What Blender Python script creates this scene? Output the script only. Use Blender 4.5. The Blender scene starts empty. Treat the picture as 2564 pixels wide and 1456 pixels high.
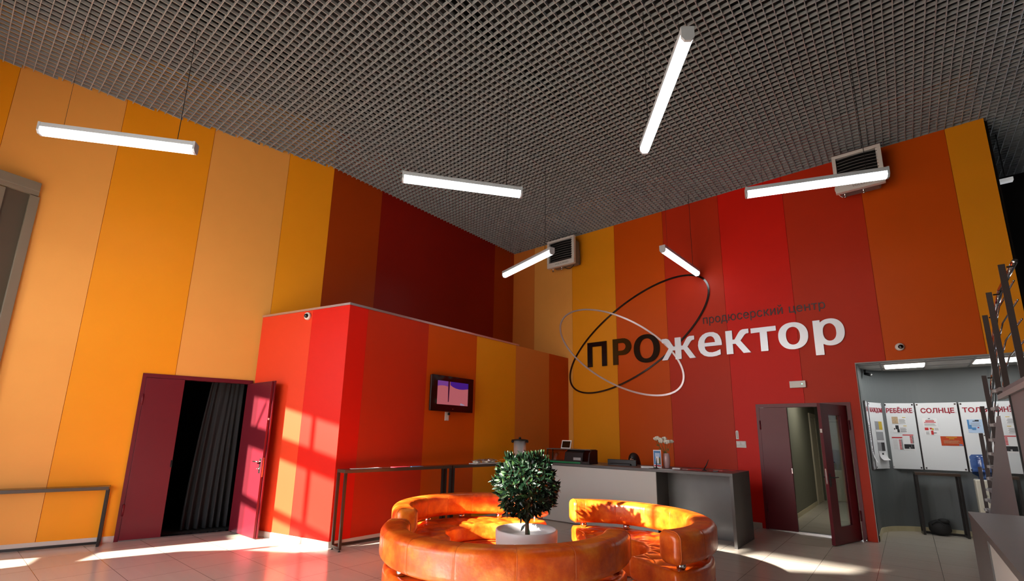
import bpy, bmesh, math, random
from mathutils import Vector, Matrix, Euler
random.seed(7)
C = bpy.context.scene.collection
SC = bpy.context.scene
R = math.radians
PI = math.pi

# ------------------------------------------------------------------ camera
W, H = 2564, 1456
CAM_H = 1.56
FPX, CYP, PITCH, ROLL, YAW = 1180.342, 844.326, 0.2051804, 0.0178154, 0.6917108


def cam_axes():
    cp, sp = math.cos(PITCH), math.sin(PITCH)
    f, u, r = Vector((0, cp, sp)), Vector((0, -sp, cp)), Vector((1, 0, 0))
    c, s = math.cos(ROLL), math.sin(ROLL)
    r, u = c * r + s * u, -s * r + c * u
    m = Matrix.Rotation(YAW, 3, 'Z')
    return m @ r, m @ u, m @ f


RX, UX, FX = cam_axes()
cam = bpy.data.cameras.new('camera')
cam.sensor_fit = 'HORIZONTAL'
cam.sensor_width = 36.0
cam.lens = FPX / W * 36.0
cam.shift_y = (CYP - H / 2) / W
cam.clip_end = 200
camo = bpy.data.objects.new('camera', cam)
C.objects.link(camo)
mw = Matrix((RX, UX, -FX)).transposed().to_4x4()
mw.translation = (0, 0, CAM_H)
camo.matrix_world = mw
SC.camera = camo

# ------------------------------------------------------------------ world, sun, exposure
wd = bpy.data.worlds.new('sky')
SC.world = wd
wd.use_nodes = True
nt = wd.node_tree
nt.nodes.clear()
wo = nt.nodes.new('ShaderNodeOutputWorld')
bg = nt.nodes.new('ShaderNodeBackground')
cr = nt.nodes.new('ShaderNodeValToRGB')
tc = nt.nodes.new('ShaderNodeTexCoord')
sx = nt.nodes.new('ShaderNodeSeparateXYZ')
mr = nt.nodes.new('ShaderNodeMapRange')
nt.links.new(tc.outputs['Generated'], sx.inputs[0])
nt.links.new(sx.outputs['Z'], mr.inputs['Value'])
mr.inputs['From Min'].default_value = -1
mr.inputs['From Max'].default_value = 1
nt.links.new(mr.outputs[0], cr.inputs[0])
el = cr.color_ramp.elements
el[0].position = 0.49; el[0].color = (0.30, 0.28, 0.25, 1)
el[1].position = 0.52; el[1].color = (0.95, 0.97, 1.0, 1)
e3 = el.new(1.0); e3.color = (0.45, 0.65, 1.0, 1)
nt.links.new(cr.outputs[0], bg.inputs[0])
bg.inputs[1].default_value = 4.0
nt.links.new(bg.outputs[0], wo.inputs[0])

SUN_AZ, SUN_TAN = R(16), 0.477
sd = Vector((math.sin(SUN_AZ), math.cos(SUN_AZ), -SUN_TAN)).normalized()
sl = bpy.data.lights.new('sun', 'SUN')
sl.energy = 15.0
sl.angle = R(0.9)
sl.color = (1.0, 0.92, 0.80)
so = bpy.data.objects.new('sun', sl)
C.objects.link(so)
so.rotation_euler = sd.to_track_quat('-Z', 'Y').to_euler()
so.location = (-6, -14, 10)

vs = SC.view_settings
SC.display_settings.display_device = 'sRGB'
vs.view_transform = 'Standard'
vs.look = 'None'
vs.gamma = 1
vs.use_curve_mapping = False
vs.exposure = 1.22
SC.cycles.use_denoising = True
SC.cycles.max_bounces = 10
SC.cycles.diffuse_bounces = 6
SC.cycles.glossy_bounces = 4
SC.cycles.transmission_bounces = 6
SC.cycles.sample_clamp_indirect = 6
SC.cycles.caustics_reflective = False
SC.cycles.caustics_refractive = False


# ------------------------------------------------------------------ materials
def lin(r, g, b):
    def f(c):
        c /= 255
        return c / 12.92 if c <= 0.04045 else ((c + 0.055) / 1.055) ** 2.4
    return (f(r), f(g), f(b), 1)


def mat(name, col, rough=0.5, metal=0.0, spec=0.5, coat=0.0, noise=0.0, nscale=8.0, bump=0.0, bscale=60, emit=None, estr=0.0):
    m = bpy.data.materials.new(name)
    m.use_nodes = True
    n = m.node_tree
    b = n.nodes['Principled BSDF']
    b.inputs['Base Color'].default_value = col
    b.inputs['Roughness'].default_value = rough
    b.inputs['Metallic'].default_value = metal
    b.inputs['Specular IOR Level'].default_value = spec
    b.inputs['Coat Weight'].default_value = coat
    b.inputs['Coat Roughness'].default_value = 0.1
    if emit:
        b.inputs['Emission Color'].default_value = emit
        b.inputs['Emission Strength'].default_value = estr
    t = n.nodes.new('ShaderNodeTexCoord')
    if noise:
        nz = n.nodes.new('ShaderNodeTexNoise')
        nz.inputs['Scale'].default_value = nscale
        nz.inputs['Detail'].default_value = 4
        n.links.new(t.outputs['Object'], nz.inputs['Vector'])
        mx = n.nodes.new('ShaderNodeMix')
        mx.data_type = 'RGBA'
        mx.inputs[6].default_value = tuple(c * (1 - noise) for c in col[:3]) + (1,)
        mx.inputs[7].default_value = tuple(min(1, c * (1 + noise)) for c in col[:3]) + (1,)
        n.links.new(nz.outputs['Fac'], mx.inputs[0])
        n.links.new(mx.outputs[2], b.inputs['Base Color'])
    if bump:
        nb = n.nodes.new('ShaderNodeTexNoise')
        nb.inputs['Scale'].default_value = bscale
        n.links.new(t.outputs['Object'], nb.inputs['Vector'])
        bp = n.nodes.new('ShaderNodeBump')
        bp.inputs['Strength'].default_value = bump
        bp.inputs['Distance'].default_value = 0.01
        n.links.new(nb.outputs['Fac'], bp.inputs['Height'])
        n.links.new(bp.outputs[0], b.inputs['Normal'])
    return m


M = {}
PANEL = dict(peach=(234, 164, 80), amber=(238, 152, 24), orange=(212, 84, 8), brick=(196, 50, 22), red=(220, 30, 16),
             coral=(230, 66, 34), tan=(214, 124, 54), rust=(196, 72, 10), umber=(168, 62, 8), oxblood=(142, 24, 10))  # last two: rust and brick darkened for the corner wall's shade
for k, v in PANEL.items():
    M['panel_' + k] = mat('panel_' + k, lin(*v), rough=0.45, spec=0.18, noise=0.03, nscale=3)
M['grid'] = mat('ceiling_grid_metal', lin(168, 172, 174), rough=0.4, metal=0.2)
M['void'] = mat('ceiling_void', lin(30, 30, 30), rough=0.9, noise=0.5, nscale=1.2)
M['dark_wall'] = mat('dark_wall_paint', lin(30, 26, 26), rough=0.8)
M['skirt'] = mat('skirting_tile', lin(205, 196, 186), rough=0.3, noise=0.05, nscale=5)
M['maroon'] = mat('maroon_door_paint', lin(102, 24, 36), rough=0.35, spec=0.3, noise=0.04)
M['maroon_dark'] = mat('maroon_dark_door_paint', lin(96, 20, 30), rough=0.35, spec=0.3)
M['black_void'] = mat('dark_room', lin(10, 10, 11), rough=0.95)
M['curtain'] = mat('black_curtain_cloth', lin(34, 34, 38), rough=0.85, bump=0.2, bscale=200)
M['black_metal'] = mat('black_metal', lin(40, 36, 34), rough=0.35, metal=0.3)
M['black_plastic'] = mat('black_plastic', lin(22, 21, 22), rough=0.35)
M['gloss_black'] = mat('gloss_black', lin(14, 11, 11), rough=0.06, spec=0.7)
M['brown_top'] = mat('dark_brown_table_top', lin(74, 58, 48), rough=0.22, noise=0.1, nscale=12)
M['chrome'] = mat('chrome', lin(215, 215, 218), rough=0.08, metal=1.0)
M['steel'] = mat('brushed_steel', lin(200, 198, 196), rough=0.22, metal=1.0)
M['urn_steel'] = mat('polished_urn_steel', lin(226, 226, 228), rough=0.3, metal=0.6)
M['trim'] = mat('aluminium_trim', lin(205, 195, 195), rough=0.28, metal=0.9)
M['white_plastic'] = mat('white_plastic', lin(225, 222, 218), rough=0.35)
M['grey_plastic'] = mat('grey_plastic', lin(120, 118, 118), rough=0.45)
M['paper'] = mat('white_paper', lin(232, 232, 234), rough=0.7)
M['counter_light'] = mat('counter_light_laminate', lin(188, 188, 184), rough=0.35, noise=0.03, nscale=2)
M['counter_dark'] = mat('counter_dark_laminate', lin(84, 82, 82), rough=0.38, noise=0.12, nscale=5)
M['counter_panel'] = mat('counter_recess_laminate', lin(98, 100, 102), rough=0.4, noise=0.15, nscale=4)
M['niche_grey'] = mat('niche_grey_paint', lin(100, 105, 106), rough=0.6)
M['corridor'] = mat('corridor_paint', lin(112, 110, 96), rough=0.6)
M['corridor_door'] = mat('corridor_white_door', lin(190, 182, 160), rough=0.4)
M['ceil_tile'] = mat('mineral_ceiling_tile', lin(205, 203, 198), rough=0.8, noise=0.04, nscale=60)
M['ceil_bar'] = mat('ceiling_tile_bar', lin(150, 150, 148), rough=0.5)
M['lamp_white'] = mat('lamp_diffuser', lin(240, 240, 240), rough=0.4, emit=(0.95, 0.98, 1, 1), estr=3.0)
M['lamp_body'] = mat('lamp_body_grey', lin(196, 204, 212), rough=0.4, metal=0.2)
M['corridor_fill'] = mat('corridor_fill_diffuser', lin(240, 240, 240), rough=0.4, emit=(1, 0.97, 0.85, 1), estr=14.0)
M['panel_light'] = mat('light_panel_diffuser', lin(240, 240, 240), rough=0.4, emit=(1, 1, 0.97, 1), estr=6.0)
M['cable'] = mat('black_cable', lin(24, 22, 22), rough=0.6)
M['board'] = mat('white_board', lin(226, 229, 232), rough=0.25)
M['red_print'] = mat('dark_red_lettering', lin(150, 18, 40), rough=0.4)
M['black_print'] = mat('black_printing', lin(40, 40, 44), rough=0.6)
M['grey_print'] = mat('grey_printing', lin(150, 152, 156), rough=0.6)
M['red_poster'] = mat('red_poster_ink', lin(196, 40, 44), rough=0.6)
M['orange_poster'] = mat('orange_poster_ink', lin(190, 66, 14), rough=0.5, noise=0.5, nscale=14)
M['blue_poster'] = mat('pale_blue_poster_ink', lin(176, 200, 228), rough=0.5)
M['blue_ink'] = mat('blue_poster_ink', lin(72, 130, 186), rough=0.5)
M['yellow_ink'] = mat('yellow_poster_ink', lin(206, 176, 50), rough=0.6)
M['tan_ink'] = mat('tan_poster_ink', lin(186, 160, 128), rough=0.6, noise=0.5, nscale=60)
M['pink'] = mat('pink_leaflet', lin(206, 60, 80), rough=0.4)
M['green_felt'] = mat('green_strip', lin(8, 120, 70), rough=0.4)
M['vase'] = mat('pink_ceramic', lin(216, 180, 182), rough=0.15, coat=0.5)
M['petal'] = mat('white_petal', lin(238, 236, 222), rough=0.6)
M['stem'] = mat('green_stem', lin(104, 108, 44), rough=0.6)
M['hair'] = mat('dark_hair', lin(26, 17, 16), rough=0.35, bump=0.4, bscale=120)
M['skin'] = mat('skin', lin(196, 150, 130), rough=0.5)
M['cloth_brown'] = mat('brown_top_cloth', lin(96, 64, 46), rough=0.8)
M['cloth_dark'] = mat('dark_trouser_cloth', lin(36, 36, 44), rough=0.85)
M['planter'] = mat('white_planter', lin(232, 230, 232), rough=0.35)
M['soil'] = mat('soil', lin(52, 40, 32), rough=0.95, noise=0.4, nscale=40)
M['bark'] = mat('bark', lin(92, 74, 58), rough=0.85, noise=0.3, nscale=30)
M['cooler_body'] = mat('cream_plastic', lin(216, 210, 192), rough=0.4)
M['stair_grey'] = mat('stair_grey_panel', lin(128, 122, 124), rough=0.5)
M['stair_steel'] = mat('stair_post_steel', lin(92, 84, 84), rough=0.3, metal=0.8)
M['stair_trim'] = mat('stair_light_trim', lin(176, 172, 172), rough=0.4, metal=0.4)
M['mirror'] = mat('mirror_glass', lin(225, 225, 225), rough=0.01, metal=1.0)
M['frame_grey'] = mat('window_frame_grey', lin(128, 120, 104), rough=0.45)
M['frame_olive'] = mat('window_frame_dark', lin(84, 74, 60), rough=0.5)
M['threshold'] = mat('aluminium_threshold', lin(196, 198, 202), rough=0.25, metal=1.0)
M['facade'] = mat('front_wall_paint', lin(196, 190, 180), rough=0.8)
M['white_letter'] = mat('white_letter_metal', lin(232, 236, 244), rough=0.3, metal=0.25)
M['black_ring'] = mat('dark_brown_ring', lin(34, 14, 8), rough=0.15, spec=0.7)
M['light_ring'] = mat('light_ring_metal', lin(222, 206, 204), rough=0.25, metal=0.5)
M['subtitle'] = mat('dark_subtitle_lettering', lin(52, 8, 6), rough=0.3)
M['bag'] = mat('black_bag_cloth', lin(16, 15, 16), rough=0.7)
M['rubber'] = mat('rubber', lin(30, 30, 30), rough=0.8)
M['skirt_beige'] = mat('beige_skirting', lin(196, 186, 150), rough=0.35)


def glass_mat(name, col, alpha_mix, rough=0.02):
    m = bpy.data.materials.new(name)
    m.use_nodes = True
    n = m.node_tree
    n.nodes.clear()
    o = n.nodes.new('ShaderNodeOutputMaterial')
    t = n.nodes.new('ShaderNodeBsdfTransparent')
    g = n.nodes.new('ShaderNodeBsdfGlossy')
    t.inputs[0].default_value = col
    g.inputs['Roughness'].default_value = rough
    x = n.nodes.new('ShaderNodeMixShader')
    x.inputs[0].default_value = alpha_mix
    n.links.new(t.outputs[0], x.inputs[1])
    n.links.new(g.outputs[0], x.inputs[2])
    n.links.new(x.outputs[0], o.inputs[0])
    return m


M['glass'] = glass_mat('clear_glass', (0.82, 0.88, 0.88, 1), 0.10)
M['bottle'] = glass_mat('blue_bottle_plastic', (0.30, 0.44, 0.72, 1), 0.08, 0.15)
M['window_glass'] = glass_mat('window_glass', (0.8, 0.95, 0.9, 1), 0.08)

# translucent cloth added out of view to glow softly into the room
m = bpy.data.materials.new('added_diffuser_cloth')
m.use_nodes = True
n = m.node_tree
n.nodes.clear()
o = n.nodes.new('ShaderNodeOutputMaterial')
t = n.nodes.new('ShaderNodeBsdfTranslucent')
t.inputs[0].default_value = (0.52, 0.48, 0.42, 1)
d = n.nodes.new('ShaderNodeBsdfDiffuse')
d.inputs[0].default_value = (0.8, 0.78, 0.74, 1)
x = n.nodes.new('ShaderNodeMixShader')
x.inputs[0].default_value = 0.25
n.links.new(t.outputs[0], x.inputs[1]); n.links.new(d.outputs[0], x.inputs[2]); n.links.new(x.outputs[0], o.inputs[0])
M['diffuser_cloth'] = m


def tile_floor(name, base, grout, size=0.6, ox=-1.67, oy=0.99, rough=0.16):
    m = bpy.data.materials.new(name)
    m.use_nodes = True
    n = m.node_tree
    b = n.nodes['Principled BSDF']
    g = n.nodes.new('ShaderNodeNewGeometry')
    s = n.nodes.new('ShaderNodeSeparateXYZ')
    n.links.new(g.outputs['Position'], s.inputs[0])

    def axis(out, off):
        a = n.nodes.new('ShaderNodeMath'); a.operation = 'SUBTRACT'; a.inputs[1].default_value = off - 40 * size
        n.links.new(out, a.inputs[0])
        q = n.nodes.new('ShaderNodeMath'); q.operation = 'DIVIDE'; q.inputs[1].default_value = size
        n.links.new(a.outputs[0], q.inputs[0])
        f = n.nodes.new('ShaderNodeMath'); f.operation = 'FRACT'
        n.links.new(q.outputs[0], f.inputs[0])
        fl = n.nodes.new('ShaderNodeMath'); fl.operation = 'FLOOR'
        n.links.new(q.outputs[0], fl.inputs[0])
        p = n.nodes.new('ShaderNodeMath'); p.operation = 'PINGPONG'; p.inputs[1].default_value = 0.5
        n.links.new(f.outputs[0], p.inputs[0])
        return p.outputs[0], fl.outputs[0]
    ax, ix = axis(s.outputs['X'], ox)
    ay, iy = axis(s.outputs['Y'], oy)
    mn = n.nodes.new('ShaderNodeMath'); mn.operation = 'MINIMUM'
    n.links.new(ax, mn.inputs[0]); n.links.new(ay, mn.inputs[1])
    lt = n.nodes.new('ShaderNodeMath'); lt.operation = 'LESS_THAN'; lt.inputs[1].default_value = 0.0045
    n.links.new(mn.outputs[0], lt.inputs[0])
    cv = n.nodes.new('ShaderNodeCombineXYZ')
    n.links.new(ix, cv.inputs[0]); n.links.new(iy, cv.inputs[1])
    wn = n.nodes.new('ShaderNodeTexWhiteNoise'); wn.noise_dimensions = '2D'
    n.links.new(cv.outputs[0], wn.inputs['Vector'])
    ns = n.nodes.new('ShaderNodeTexNoise'); ns.inputs['Scale'].default_value = 1.5; ns.inputs['Detail'].default_value = 6
    mp = n.nodes.new('ShaderNodeMapping'); mp.inputs['Scale'].default_value = (0.6, 6, 1)
    n.links.new(g.outputs['Position'], mp.inputs[0]); n.links.new(mp.outputs[0], ns.inputs['Vector'])
    ad = n.nodes.new('ShaderNodeMath'); ad.operation = 'MULTIPLY_ADD'; ad.inputs[1].default_value = 0.35
    n.links.new(wn.outputs['Value'], ad.inputs[0]); n.links.new(ns.outputs['Fac'], ad.inputs[2])
    m1 = n.nodes.new('ShaderNodeMix'); m1.data_type = 'RGBA'
    m1.inputs[6].default_value = tuple(c * 0.92 for c in base[:3]) + (1,)
    m1.inputs[7].default_value = tuple(min(1, c * 1.05) for c in base[:3]) + (1,)
    n.links.new(ad.outputs[0], m1.inputs[0])
    m2 = n.nodes.new('ShaderNodeMix'); m2.data_type = 'RGBA'
    n.links.new(lt.outputs[0], m2.inputs[0])
    n.links.new(m1.outputs[2], m2.inputs[6])
    m2.inputs[7].default_value = grout
    n.links.new(m2.outputs[2], b.inputs['Base Color'])
    b.inputs['Roughness'].default_value = rough
    b.inputs['Specular IOR Level'].default_value = 0.5
    return m


M['floor'] = tile_floor('porcelain_floor_tiles', lin(196, 186, 174), lin(120, 108, 100))


def leather(name):
    m = bpy.data.materials.new(name)
    m.use_nodes = True
    n = m.node_tree
    b = n.nodes['Principled BSDF']
    t = n.nodes.new('ShaderNodeTexCoord')
    a = n.nodes.new('ShaderNodeTexNoise'); a.inputs['Scale'].default_value = 4.5; a.inputs['Detail'].default_value = 5; a.inputs['Roughness'].default_value = 0.62
    n.links.new(t.outputs['Object'], a.inputs['Vector'])
    r = n.nodes.new('ShaderNodeValToRGB')
    r.color_ramp.elements[0].position = 0.33; r.color_ramp.elements[0].color = lin(196, 66, 10)
    r.color_ramp.elements[1].position = 0.68; r.color_ramp.elements[1].color = lin(246, 140, 42)
    e = r.color_ramp.elements.new(0.5); e.color = lin(226, 96, 18)
    n.links.new(a.outputs['Fac'], r.inputs[0])
    n.links.new(r.outputs[0], b.inputs['Base Color'])
    b.inputs['Roughness'].default_value = 0.32
    b.inputs['Specular IOR Level'].default_value = 0.6
    b.inputs['Coat Weight'].default_value = 0.15
    b.inputs['Coat Roughness'].default_value = 0.2
    f = n.nodes.new('ShaderNodeTexNoise'); f.inputs['Scale'].default_value = 14; f.inputs['Detail'].default_value = 3
    n.links.new(t.outputs['Object'], f.inputs['Vector'])
    bp = n.nodes.new('ShaderNodeBump'); bp.inputs['Strength'].default_value = 0.25; bp.inputs['Distance'].default_value = 0.02
    n.links.new(f.outputs['Fac'], bp.inputs['Height'])
    n.links.new(bp.outputs[0], b.inputs['Normal'])
    return m


M['leather'] = leather('orange_mottled_leather')
M['piping'] = mat('orange_leather_piping', lin(206, 96, 30), rough=0.35)


def leaf_mat():
    m = bpy.data.materials.new('glossy_leaf')
    m.use_nodes = True
    n = m.node_tree
    b = n.nodes['Principled BSDF']
    oi = n.nodes.new('ShaderNodeNewGeometry')
    r = n.nodes.new('ShaderNodeValToRGB')
    r.color_ramp.elements[0].color = lin(12, 30, 18)
    r.color_ramp.elements[1].color = lin(58, 88, 44)
    e = r.color_ramp.elements.new(0.8); e.color = lin(22, 46, 28)
    n.links.new(oi.outputs['Random Per Island'], r.inputs[0])
    n.links.new(r.outputs[0], b.inputs['Base Color'])
    b.inputs['Roughness'].default_value = 0.3
    return m


M['leaf'] = leaf_mat()


def ceiling_print():
    return None


# ------------------------------------------------------------------ object helpers
MAT_OF = {}          # thing empties -> inverse matrix (parts are built in world space)


def obj(name, bm, material, parent=None, smooth=False, label=None, local=False):
    if parent is not None and not local:
        r = parent
        while r.parent is not None:
            r = r.parent
        if r.name in MAT_OF:
            bm.transform(MAT_OF[r.name])
    bmesh.ops.recalc_face_normals(bm, faces=bm.faces[:])
    me = bpy.data.meshes.new(name)
    bm.to_mesh(me)
    bm.free()
    if smooth:
        me.polygons.foreach_set('use_smooth', [True] * len(me.polygons))
    mats = material if isinstance(material, (list, tuple)) else [material]
    for k in mats:
        me.materials.append(M[k])
    o = bpy.data.objects.new(name, me)
    C.objects.link(o)
    if parent is not None:
        o.parent = parent
    if label:
        o['label'] = label
    return o


def thing(name, label, cat, loc=(0, 0, 0), rotz=0.0, group=None):
    o = bpy.data.objects.new(name, None)
    o.empty_display_size = 0.1
    C.objects.link(o)
    o.location = loc
    o.rotation_euler = (0, 0, rotz)
    o['label'] = label
    o['category'] = cat
    if group:
        o['group'] = group
    MAT_OF[o.name] = (Matrix.Translation(Vector(loc)) @ Matrix.Rotation(rotz, 4, 'Z')).inverted()
    return o


def tag(o, label, cat, group=None):
    o['label'] = label
    o['category'] = cat
    if group:
        o['group'] = group
    return o


def struct(name, bm, material, parent=None, smooth=False):
    o = obj(name, bm, material, parent, smooth)
    if parent is None:
        o['kind'] = 'structure'
    return o


def dup(root, loc, rotz, label, group=None):
    r = root.copy(); C.objects.link(r)
    r.location = loc; r.rotation_euler = (0, 0, rotz); r['label'] = label
    if group:
        r['group'] = group
    for ch in list(root.children):
        c = ch.copy(); C.objects.link(c); c.parent = r
        for g in list(ch.children):
            q = g.copy(); C.objects.link(q); q.parent = c
    return r


def B():
    return bmesh.new()


def box(bm, x0, x1, y0, y1, z0, z1, mi=0, bev=0.0, mtx=None):
    vs_ = [bm.verts.new((x, y, z)) for z in (z0, z1) for y in (y0, y1) for x in (x0, x1)]
    idx = [(0, 2, 3, 1), (4, 5, 7, 6), (0, 1, 5, 4), (2, 6, 7, 3), (0, 4, 6, 2), (1, 3, 7, 5)]
    fs = [bm.faces.new([vs_[i] for i in f]) for f in idx]
    for f in fs:
        f.material_index = mi
    if bev:
        es = list({e for f in fs for e in f.edges})
        r = bmesh.ops.bevel(bm, geom=es, offset=bev, segments=2, affect='EDGES', profile=0.5)
        vs_ = list({v for f in r['faces'] for v in f.verts} | {v for v in vs_ if v.is_valid})
        for f in r['faces']:
            f.material_index = mi
    if mtx is not None:
        bmesh.ops.transform(bm, matrix=mtx, verts=vs_)
    return bm


def prism(bm, pts, z0, z1, mi=0):
    """pts: plan polygon (x, y)"""
    lo = [bm.verts.new((p[0], p[1], z0)) for p in pts]
    hi = [bm.verts.new((p[0], p[1], z1)) for p in pts]
    n_ = len(pts)
    fs = [bm.faces.new(lo[::-1]), bm.faces.new(hi)]
    for i in range(n_):
        fs.append(bm.faces.new((lo[i], lo[(i + 1) % n_], hi[(i + 1) % n_], hi[i])))
    for f in fs:
        f.material_index = mi
    return bm


def slabpoly(bm, pts3, thick, mi=0):
    """planar polygon of 3D points extruded along the vector thick"""
    t_ = Vector(thick)
    a = [bm.verts.new(p) for p in pts3]
    b = [bm.verts.new(Vector(p) + t_) for p in pts3]
    n_ = len(a)
    fs = [bm.faces.new(a[::-1]), bm.faces.new(b)]
    for i in range(n_):
        fs.append(bm.faces.new((a[i], a[(i + 1) % n_], b[(i + 1) % n_], b[i])))
    for f in fs:
        f.material_index = mi
    return bm


def tube(bm, pts, r, seg=10, cap=True, mi=0):
    pts = [Vector(p) for p in pts]
    rings = []
    n_ = len(pts)
    up = None
    for i, p in enumerate(pts):
        d_ = (pts[min(i + 1, n_ - 1)] - pts[max(i - 1, 0)]).normalized()
        if up is None or abs(d_.dot(up)) > 0.95:
            up = Vector((0, 0, 1)) if abs(d_.z) < 0.9 else Vector((1, 0, 0))
        a = d_.cross(up).normalized(); b = a.cross(d_).normalized()
        rr = r[i] if isinstance(r, (list, tuple)) else r
        rings.append([bm.verts.new(p + a * math.cos(2 * PI * k / seg) * rr + b * math.sin(2 * PI * k / seg) * rr) for k in range(seg)])
    for i in range(n_ - 1):
        for k in range(seg):
            f = bm.faces.new((rings[i][k], rings[i][(k + 1) % seg], rings[i + 1][(k + 1) % seg], rings[i + 1][k])); f.material_index = mi
    if cap:
        bm.faces.new(rings[0][::-1]).material_index = mi
        bm.faces.new(rings[-1]).material_index = mi
    return bm


def lathe(bm, prof, cx, cy, z0=0.0, seg=32, mi=0):
    """prof: list of (r, z)"""
    rings = []
    for r, z in prof:
        if r < 1e-6:
            rings.append([bm.verts.new((cx, cy, z0 + z))])
        else:
            rings.append([bm.verts.new((cx + r * math.cos(2 * PI * k / seg), cy + r * math.sin(2 * PI * k / seg), z0 + z)) for k in range(seg)])
    for a, b in zip(rings[:-1], rings[1:]):
        for k in range(seg):
            k2 = (k + 1) % seg
            if len(a) == 1 and len(b) == 1:
                continue
            if len(a) == 1:
                f = bm.faces.new((a[0], b[k2], b[k]))
            elif len(b) == 1:
                f = bm.faces.new((a[k], a[k2], b[0]))
            else:
                f = bm.faces.new((a[k], a[k2], b[k2], b[k]))
            f.material_index = mi
    return bm


def sphere(bm, c, r, seg=14, rng=9, sc=(1, 1, 1), mtx=None):
    t_ = Matrix.Translation(Vector(c)) @ (mtx.to_4x4() if mtx is not None else Matrix.Identity(4)) @ Matrix.Diagonal((r * sc[0], r * sc[1], r * sc[2], 1))
    bmesh.ops.create_uvsphere(bm, u_segments=seg, v_segments=rng, radius=1.0, matrix=t_)
    return bm


def frame_mtx(origin, udir, zdir=(0, 0, 1)):
    """local x = udir, local z = zdir, local y = z cross x; at origin"""
    u = Vector(udir).normalized(); z = Vector(zdir).normalized(); y = z.cross(u)
    m_ = Matrix((u, y, z)).transposed().to_4x4()
    m_.translation = Vector(origin)
    return m_


def fill2d(groups, y, depth, mtx=None):
    """groups: lists of contours (first = outline, rest = holes) of (x, z) points; filled by non-zero winding and given thickness"""
    E_ = []
    ys = set()
    for cons in groups:
        for n_, pts in enumerate(cons):
            if (contour_area(pts) > 0) != (n_ == 0):
                pts = pts[::-1]
            for i in range(len(pts)):
                a, b = pts[i - 1], pts[i]
                ys.add(round(b[1], 6))
                if abs(a[1] - b[1]) > 1e-7:
                    E_.append((a, b))
    lo, hi = min(ys), max(ys)
    for k_ in range(1, 40):
        ys.add(round(lo + (hi - lo) * k_ / 40, 6))
    ys = sorted(ys)
    out = bmesh.new()
    for ya, yb in zip(ys[:-1], ys[1:]):
        if yb - ya < 1e-6:
            continue
        ym = (ya + yb) / 2
        cr_ = []
        for a, b in E_:
            l_, h_ = (a, b) if a[1] < b[1] else (b, a)
            if l_[1] < ym < h_[1]:
                f = lambda q_: l_[0] + (h_[0] - l_[0]) * (q_ - l_[1]) / (h_[1] - l_[1])
                cr_.append((f(ym), f(ya), f(yb), 1 if b[1] > a[1] else -1))
        cr_.sort()
        w_ = 0
        st_ = None
        for c in cr_:
            if w_ == 0:
                st_ = c
            w_ += c[3]
            if w_ == 0:
                P = [(st_[1], ya), (c[1], ya), (c[2], yb), (st_[2], yb)]
                fr = [out.verts.new((p_[0], y, p_[1])) for p_ in P]
                bk = [out.verts.new((p_[0], y + depth, p_[1])) for p_ in P]
                out.faces.new(fr)
                for k_ in range(4):
                    out.faces.new((fr[k_], bk[k_], bk[(k_ + 1) % 4], fr[(k_ + 1) % 4]))
    if mtx is not None:
        out.transform(mtx)
    return out


def contour_area(p):
    return sum(p[i][0] * p[(i + 1) % len(p)][1] - p[(i + 1) % len(p)][0] * p[i][1] for i in range(len(p))) / 2


def inside(pt, poly):
    r = False
    for i in range(len(poly)):
        a, b = poly[i], poly[i - 1]
        if (a[1] > pt[1]) != (b[1] > pt[1]) and pt[0] < (b[0] - a[0]) * (pt[1] - a[1]) / (b[1] - a[1]) + a[0]:
            r = not r
    return r


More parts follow.
